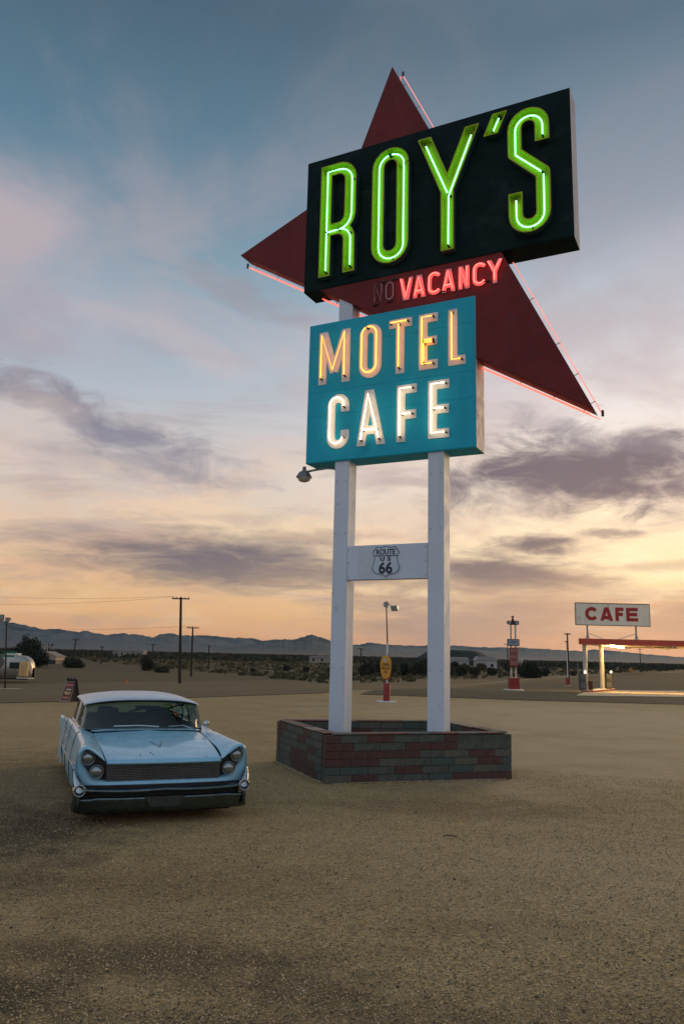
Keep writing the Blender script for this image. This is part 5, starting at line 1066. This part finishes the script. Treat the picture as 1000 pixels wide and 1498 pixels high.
dkg = leafmat('tamarisk_green', (.028, .036, .020)); dkb = leafmat('mesquite_green', (.035, .038, .022)); olv = leafmat('creosote_olive', (.075, .070, .030)); yel = leafmat('dry_brush', (.17, .13, .06))
plant('tamarisk_tree', 'broad ragged dark tree rising behind the silver trailer', 'tree', (-58.6, 150.3, -1.7),
      [(0, 0, 1.8, 3.6, 2.5, 1.8), (-3.0, 0, 1.9, 2.2, 2, 1.6), (.3, 0, 3.6, 2.2, 1.8, 1.5), (-.6, 0, 5.2, .8, .8, .9), (1.0, 0, 4.3, 1.3, 1.2, 1.3), (2.2, 0, 1.6, 1.9, 1.8, 1.5), (-5.2, 0, 1.5, 1.9, 1.5, 1.2), (-1.5, 0, 3.6, 1.1, 1, .9)], 9000, .24, dkg, 3,
      [([(0, 0, -.2), (.1, 0, 1.8), (-.3, 0, 4.8)], [.3, .22, .05]), ([(.1, 0, 1.0), (-1.8, 0, 3.0)], [.16, .05]), ([(.1, 0, 1.3), (1.4, 0, 3.8)], [.14, .04])])
plant('tamarisk_tree', 'low spreading dark tree filling the gap between trailer and shed', 'tree', (-69.5, 172, -1.7), [(0, 0, 1.5, 3.0, 2.4, 1.6), (2.5, 0, 1.1, 2, 2, 1.2)], 4000, .24, dkg, 4, [([(0, 0, -.2), (0, 0, 2)], [.25, .08])])
plant('round_shrub', 'wide round shrub at the foot of the pole right of the shed', 'shrub', (-50.8, 152.5, -1.7), [(0, 0, .9, 1.9, 1.5, 1.1), (1.3, 0, .6, 1.2, 1, .8)], 3500, .15, dkb, 5)
plant('round_shrub', 'upright dark shrub left of the tallest utility pole', 'shrub', (-34.9, 145, -1.7), [(0, 0, 1.5, 1.1, 1, 1.6), (.5, 0, .8, 1.3, 1, 1.0)], 3200, .14, dkb, 6)
plant('round_shrub', 'low flat dark shrub beside the upright one', 'shrub', (-29.6, 134, -1.7), [(0, 0, .45, 1.35, 1, .6)], 1800, .12, dkb, 7)
plant('mesquite_tree', 'dense dark tree right behind the price mast', 'tree', (37.8, 156.8, -1.7), [(0, 0, 1.5, 1.9, 1.6, 1.7), (1.2, 0, 1.0, 1.3, 1.2, 1.1), (-1.2, 0, 1.0, 1.2, 1, 1.1), (.2, 0, 2.7, 1.1, 1, .7)], 5500, .17, dkg, 8, [([(0, 0, -.2), (0, 0, 2.2)], [.2, .06])])
plant('round_shrub', 'dull green shrub left of the snack sign mast', 'shrub', (-2.0, 118, -1.7), [(0, 0, .3, .9, .8, .35)], 800, .1, olv, 9)
# shrub belts seen between and right of the posts
rn = random.Random(11); kk = 0
words_ = ['dark bushy shrub', 'ragged dusty shrub', 'rounded olive shrub', 'low spreading shrub']
spots_ = [(2.0, 128, 1.2), (4.9, 135, 2.6), (7.2, 150, 2.4), (9.6, 147, 3.0), (12.4, 152, 2.6), (15.2, 150, 2.9), (18.0, 156, 2.5), (20.6, 150, 2.4), (24.2, 158, 2.2), (28.3, 166, 1.9), (33.2, 172, 1.8), (30.2, 190, 2.4), (43.6, 190, 2.2), (46, 178, 1.5), (52, 200, 1.8), (56, 190, 1.3), (-1.0, 150, 1.6), (-6.5, 160, 1.2), (-11, 170, 1.3), (62, 185, 1.3), (-16, 150, .9), (26, 235, 3.0), (35, 240, 2.6), (42.5, 236, 2.4), (51, 238, 2.8)]
shrub_labels = ['small dark shrub just right of the left sign post', 'tall dark shrub behind the yellow oval sign', 'dusty shrub right of the yellow oval sign', 'rounded olive shrub midway between oval sign and right post', 'dense shrub close to the left edge of the right post',
  'ragged shrub hidden half behind the right sign post', 'dark shrub touching the right edge of the right post', 'olive shrub in front of the small pale cabin', 'rounded dark shrub below the dark cone, before the bungalows', 'low dusty shrub midway between bungalows and price mast', 'low shrub at the white marker post',
  'dark shrub behind the white marker post', 'shrub right of the dense tree behind the price mast', 'low shrub between price mast tree and light pole', 'shrub behind the thin light pole', 'small shrub left of the fuel canopy', 'shrub right beside the left sign post, on its left', 'low shrub on the flats well left of the sign post',
  'lone low shrub midway between utility poles and sign', 'small shrub at the road beyond the fuel pumps', 'tiny knee high shrub between car roof and sign post', 'tall shrub left of the small pale cabin', 'tall dark shrub between cabin and long bungalow', 'tall dark shrub between the two bungalows', 'tall shrub at the right end of the second bungalow']
for (x, y, h_) in spots_:
    d_ = 'between the sign posts' if 3 < x < 16 and y < 160 else 'near the pale bungalows' if y > 225 else 'right of the sign post' if 16 <= x < 36 else 'behind the forecourt road' if x >= 36 else 'on the flats left of the sign'
    plant('desert_shrub', shrub_labels[kk], 'shrub', (x, y, gz(x, y)-.05), [(0, 0, h_*.45, h_*.62, h_*.5, h_*.5), (h_*.4*rn.uniform(-1, 1), 0, h_*.7, h_*.35, h_*.3, h_*.28)], int(700+700*h_), .07+.035*h_, [dkg, dkb, dkb, olv][kk % 4], 20+kk, None, 'shrub thicket beyond the highway')
    kk += 1
# countless scrub tufts out to the lava flats: one mass
def scrub(name, n, y0, y1, hs, m_, seed, x_k=.55, power=1.):
    r = np.random.default_rng(seed); y = y0+(y1-y0)*r.random(n)**power; x = (r.random(n)*2-1)*y*x_k; keep = np.ones(n, bool)
    # keep clear of the highway, forecourt and dirt lot
    keep &= (y > 98+np.maximum(0, x)*1.75) & (y > 98+np.maximum(0, -x)*1.9)
    x, y = x[keep], y[keep]; n = len(x); z = gz_np(x, y); h = hs*r.uniform(.4, 1.3, n)*(1+y/900); q_ = 9
    ang = r.random((n, q_))*6.28; ra = r.random((n, q_))*.6; bx = x[:, None]+h[:, None]*ra*np.cos(ang); by = y[:, None]+h[:, None]*ra*np.sin(ang); a2 = r.random((n, q_))*6.28
    ww = h[:, None]*.35; tx, ty = bx+h[:, None]*.35*np.cos(ang), by+h[:, None]*.35*np.sin(ang); hh_ = h[:, None]*r.uniform(.5, 1, (n, q_)); zz = np.repeat(z[:, None], q_, 1)-.05
    Vv = np.stack([np.stack([bx-ww*np.cos(a2), by-ww*np.sin(a2), zz], -1), np.stack([bx+ww*np.cos(a2), by+ww*np.sin(a2), zz], -1), np.stack([tx+ww*.6*np.cos(a2), ty+ww*.6*np.sin(a2), zz+hh_], -1), np.stack([tx-ww*.5*np.cos(a2), ty, zz+hh_*.85], -1)], 2).reshape(-1, 3)
    me = bpy.data.meshes.new(name); k = len(Vv)//4; me.vertices.add(len(Vv)); me.vertices.foreach_set('co', Vv.astype(np.float32).ravel()); me.loops.add(4*k); me.loops.foreach_set('vertex_index', np.arange(4*k)); me.polygons.add(k); me.polygons.foreach_set('loop_start', np.arange(0, 4*k, 4)); me.update(calc_edges=True)
    me.materials.append(m_); o = bpy.data.objects.new(name, me); COL.objects.link(o); tag(o, kind='stuff')
scrub('desert_scrub', 5200, 96, 700, .6, olv, 31, .55, 1.2)
scrub('dark_scrub', 5000, 330, 1100, 1.2, dkb, 32, .5, 1.)
scrub('dry_grass_tufts', 4200, 92, 420, .36, yel, 33, .5, 1.1)
# ================================================================== LOOSE GRAVEL in the foreground
def gravel(name, n, smin, smax, cols, seed, d0=3.6, d1=15, hw=.47, along=None):
    r = np.random.default_rng(seed); d = d0+(d1-d0)*r.random(n)**1.5; a = (r.random(n)*2-1)*hw; x = d*np.sin(a); y = d*np.cos(a)
    if along:   # drifted up against the foot of a wall
        k = r.integers(0, len(along), n); t = r.random(n); A_ = np.array([s_[0] for s_ in along]); B_ = np.array([s_[1] for s_ in along]); P_ = A_[k]+(B_[k]-A_[k])*t[:, None]
        q_ = (B_-A_)/np.linalg.norm(B_-A_, axis=1)[:, None]; o_ = .11+np.abs(r.normal(size=n))*.045; x = P_[:, 0]+q_[k, 1]*o_; y = P_[:, 1]-q_[k, 0]*o_
    # stones gather in drifts
    s = r.uniform(smin, smax, n)*(1+(r.random(n) > .993)*.9); base = np.array([(1, 0, 0), (-1, 0, 0), (0, 1, 0), (0, -1, 0), (0, 0, 1), (0, 0, -1)], float)
    Vv = base[None]*r.uniform(.55, 1.1, (n, 6, 1)); Vv[:, :, 2] *= .65; Vv += r.normal(size=(n, 6, 3))*.12; ca_, sa_ = np.cos(a*40), np.sin(a*40)
    xx = Vv[:, :, 0]*ca_[:, None]-Vv[:, :, 1]*sa_[:, None]; yy = Vv[:, :, 0]*sa_[:, None]+Vv[:, :, 1]*ca_[:, None]; Vv[:, :, 0] = xx; Vv[:, :, 1] = yy
    zg = np.array([mn.fractal(Vector((p*.9, q_*.9, 0)), .8, 2, 4)*.010 for p, q_ in zip(x, y)])
    Vv = Vv*s[:, None, None]+np.stack([x, y, zg+s*.28], 1)[:, None]; f = np.array([(0, 2, 4), (2, 1, 4), (1, 3, 4), (3, 0, 4), (2, 0, 5), (1, 2, 5), (3, 1, 5), (0, 3, 5)])
    Ff = (np.arange(n)[:, None, None]*6+f[None]).reshape(-1); me = bpy.data.meshes.new(name); me.vertices.add(n*6); me.vertices.foreach_set('co', Vv.astype(np.float32).ravel()); me.loops.add(n*24); me.loops.foreach_set('vertex_index', Ff); me.polygons.add(n*8); me.polygons.foreach_set('loop_start', np.arange(0, n*24, 3))
    me.polygons.foreach_set('material_index', np.repeat(r.choice(len(cols), n, p=[c[1] for c in cols]), 8)); me.update(calc_edges=True)
    for c in cols: me.materials.append(c[0])
    o = bpy.data.objects.new(name, me); COL.objects.link(o); tag(o, kind='stuff')
sm = lambda nme, c: mat(nme, c, .85, var=.3, vs=9)
gravel('loose_gravel', 110000, .0035, .0105, [(sm('stone_tan', (.46, .33, .17)), .54), (sm('stone_grey', (.26, .21, .13)), .26), (sm('stone_dark', (.085, .07, .048)), .14), (sm('stone_pale', (.58, .48, .32)), .06)], 5)
st_mix = [(sm('stone_tan', (.46, .33, .17)), .5), (sm('stone_grey', (.26, .21, .13)), .3), (sm('stone_dark', (.085, .07, .048)), .2)]
gravel('drifted_gravel', 9000, .005, .016, st_mix, 8, along=[((pN.x, pN.y), (pR.x, pR.y)), ((pL.x, pL.y), (pN.x, pN.y))])
ch = thing('scrap_of_rubber', 'small curved black scrap lying on the open gravel right of centre', 'scrap', (1.28, 9.2, .012)); MB().tube([(-.07, 0, 0), (-.03, .015, .005), (.03, .012, .004), (.08, -.01, 0)], .006, 6).build('strip', rub, ch)
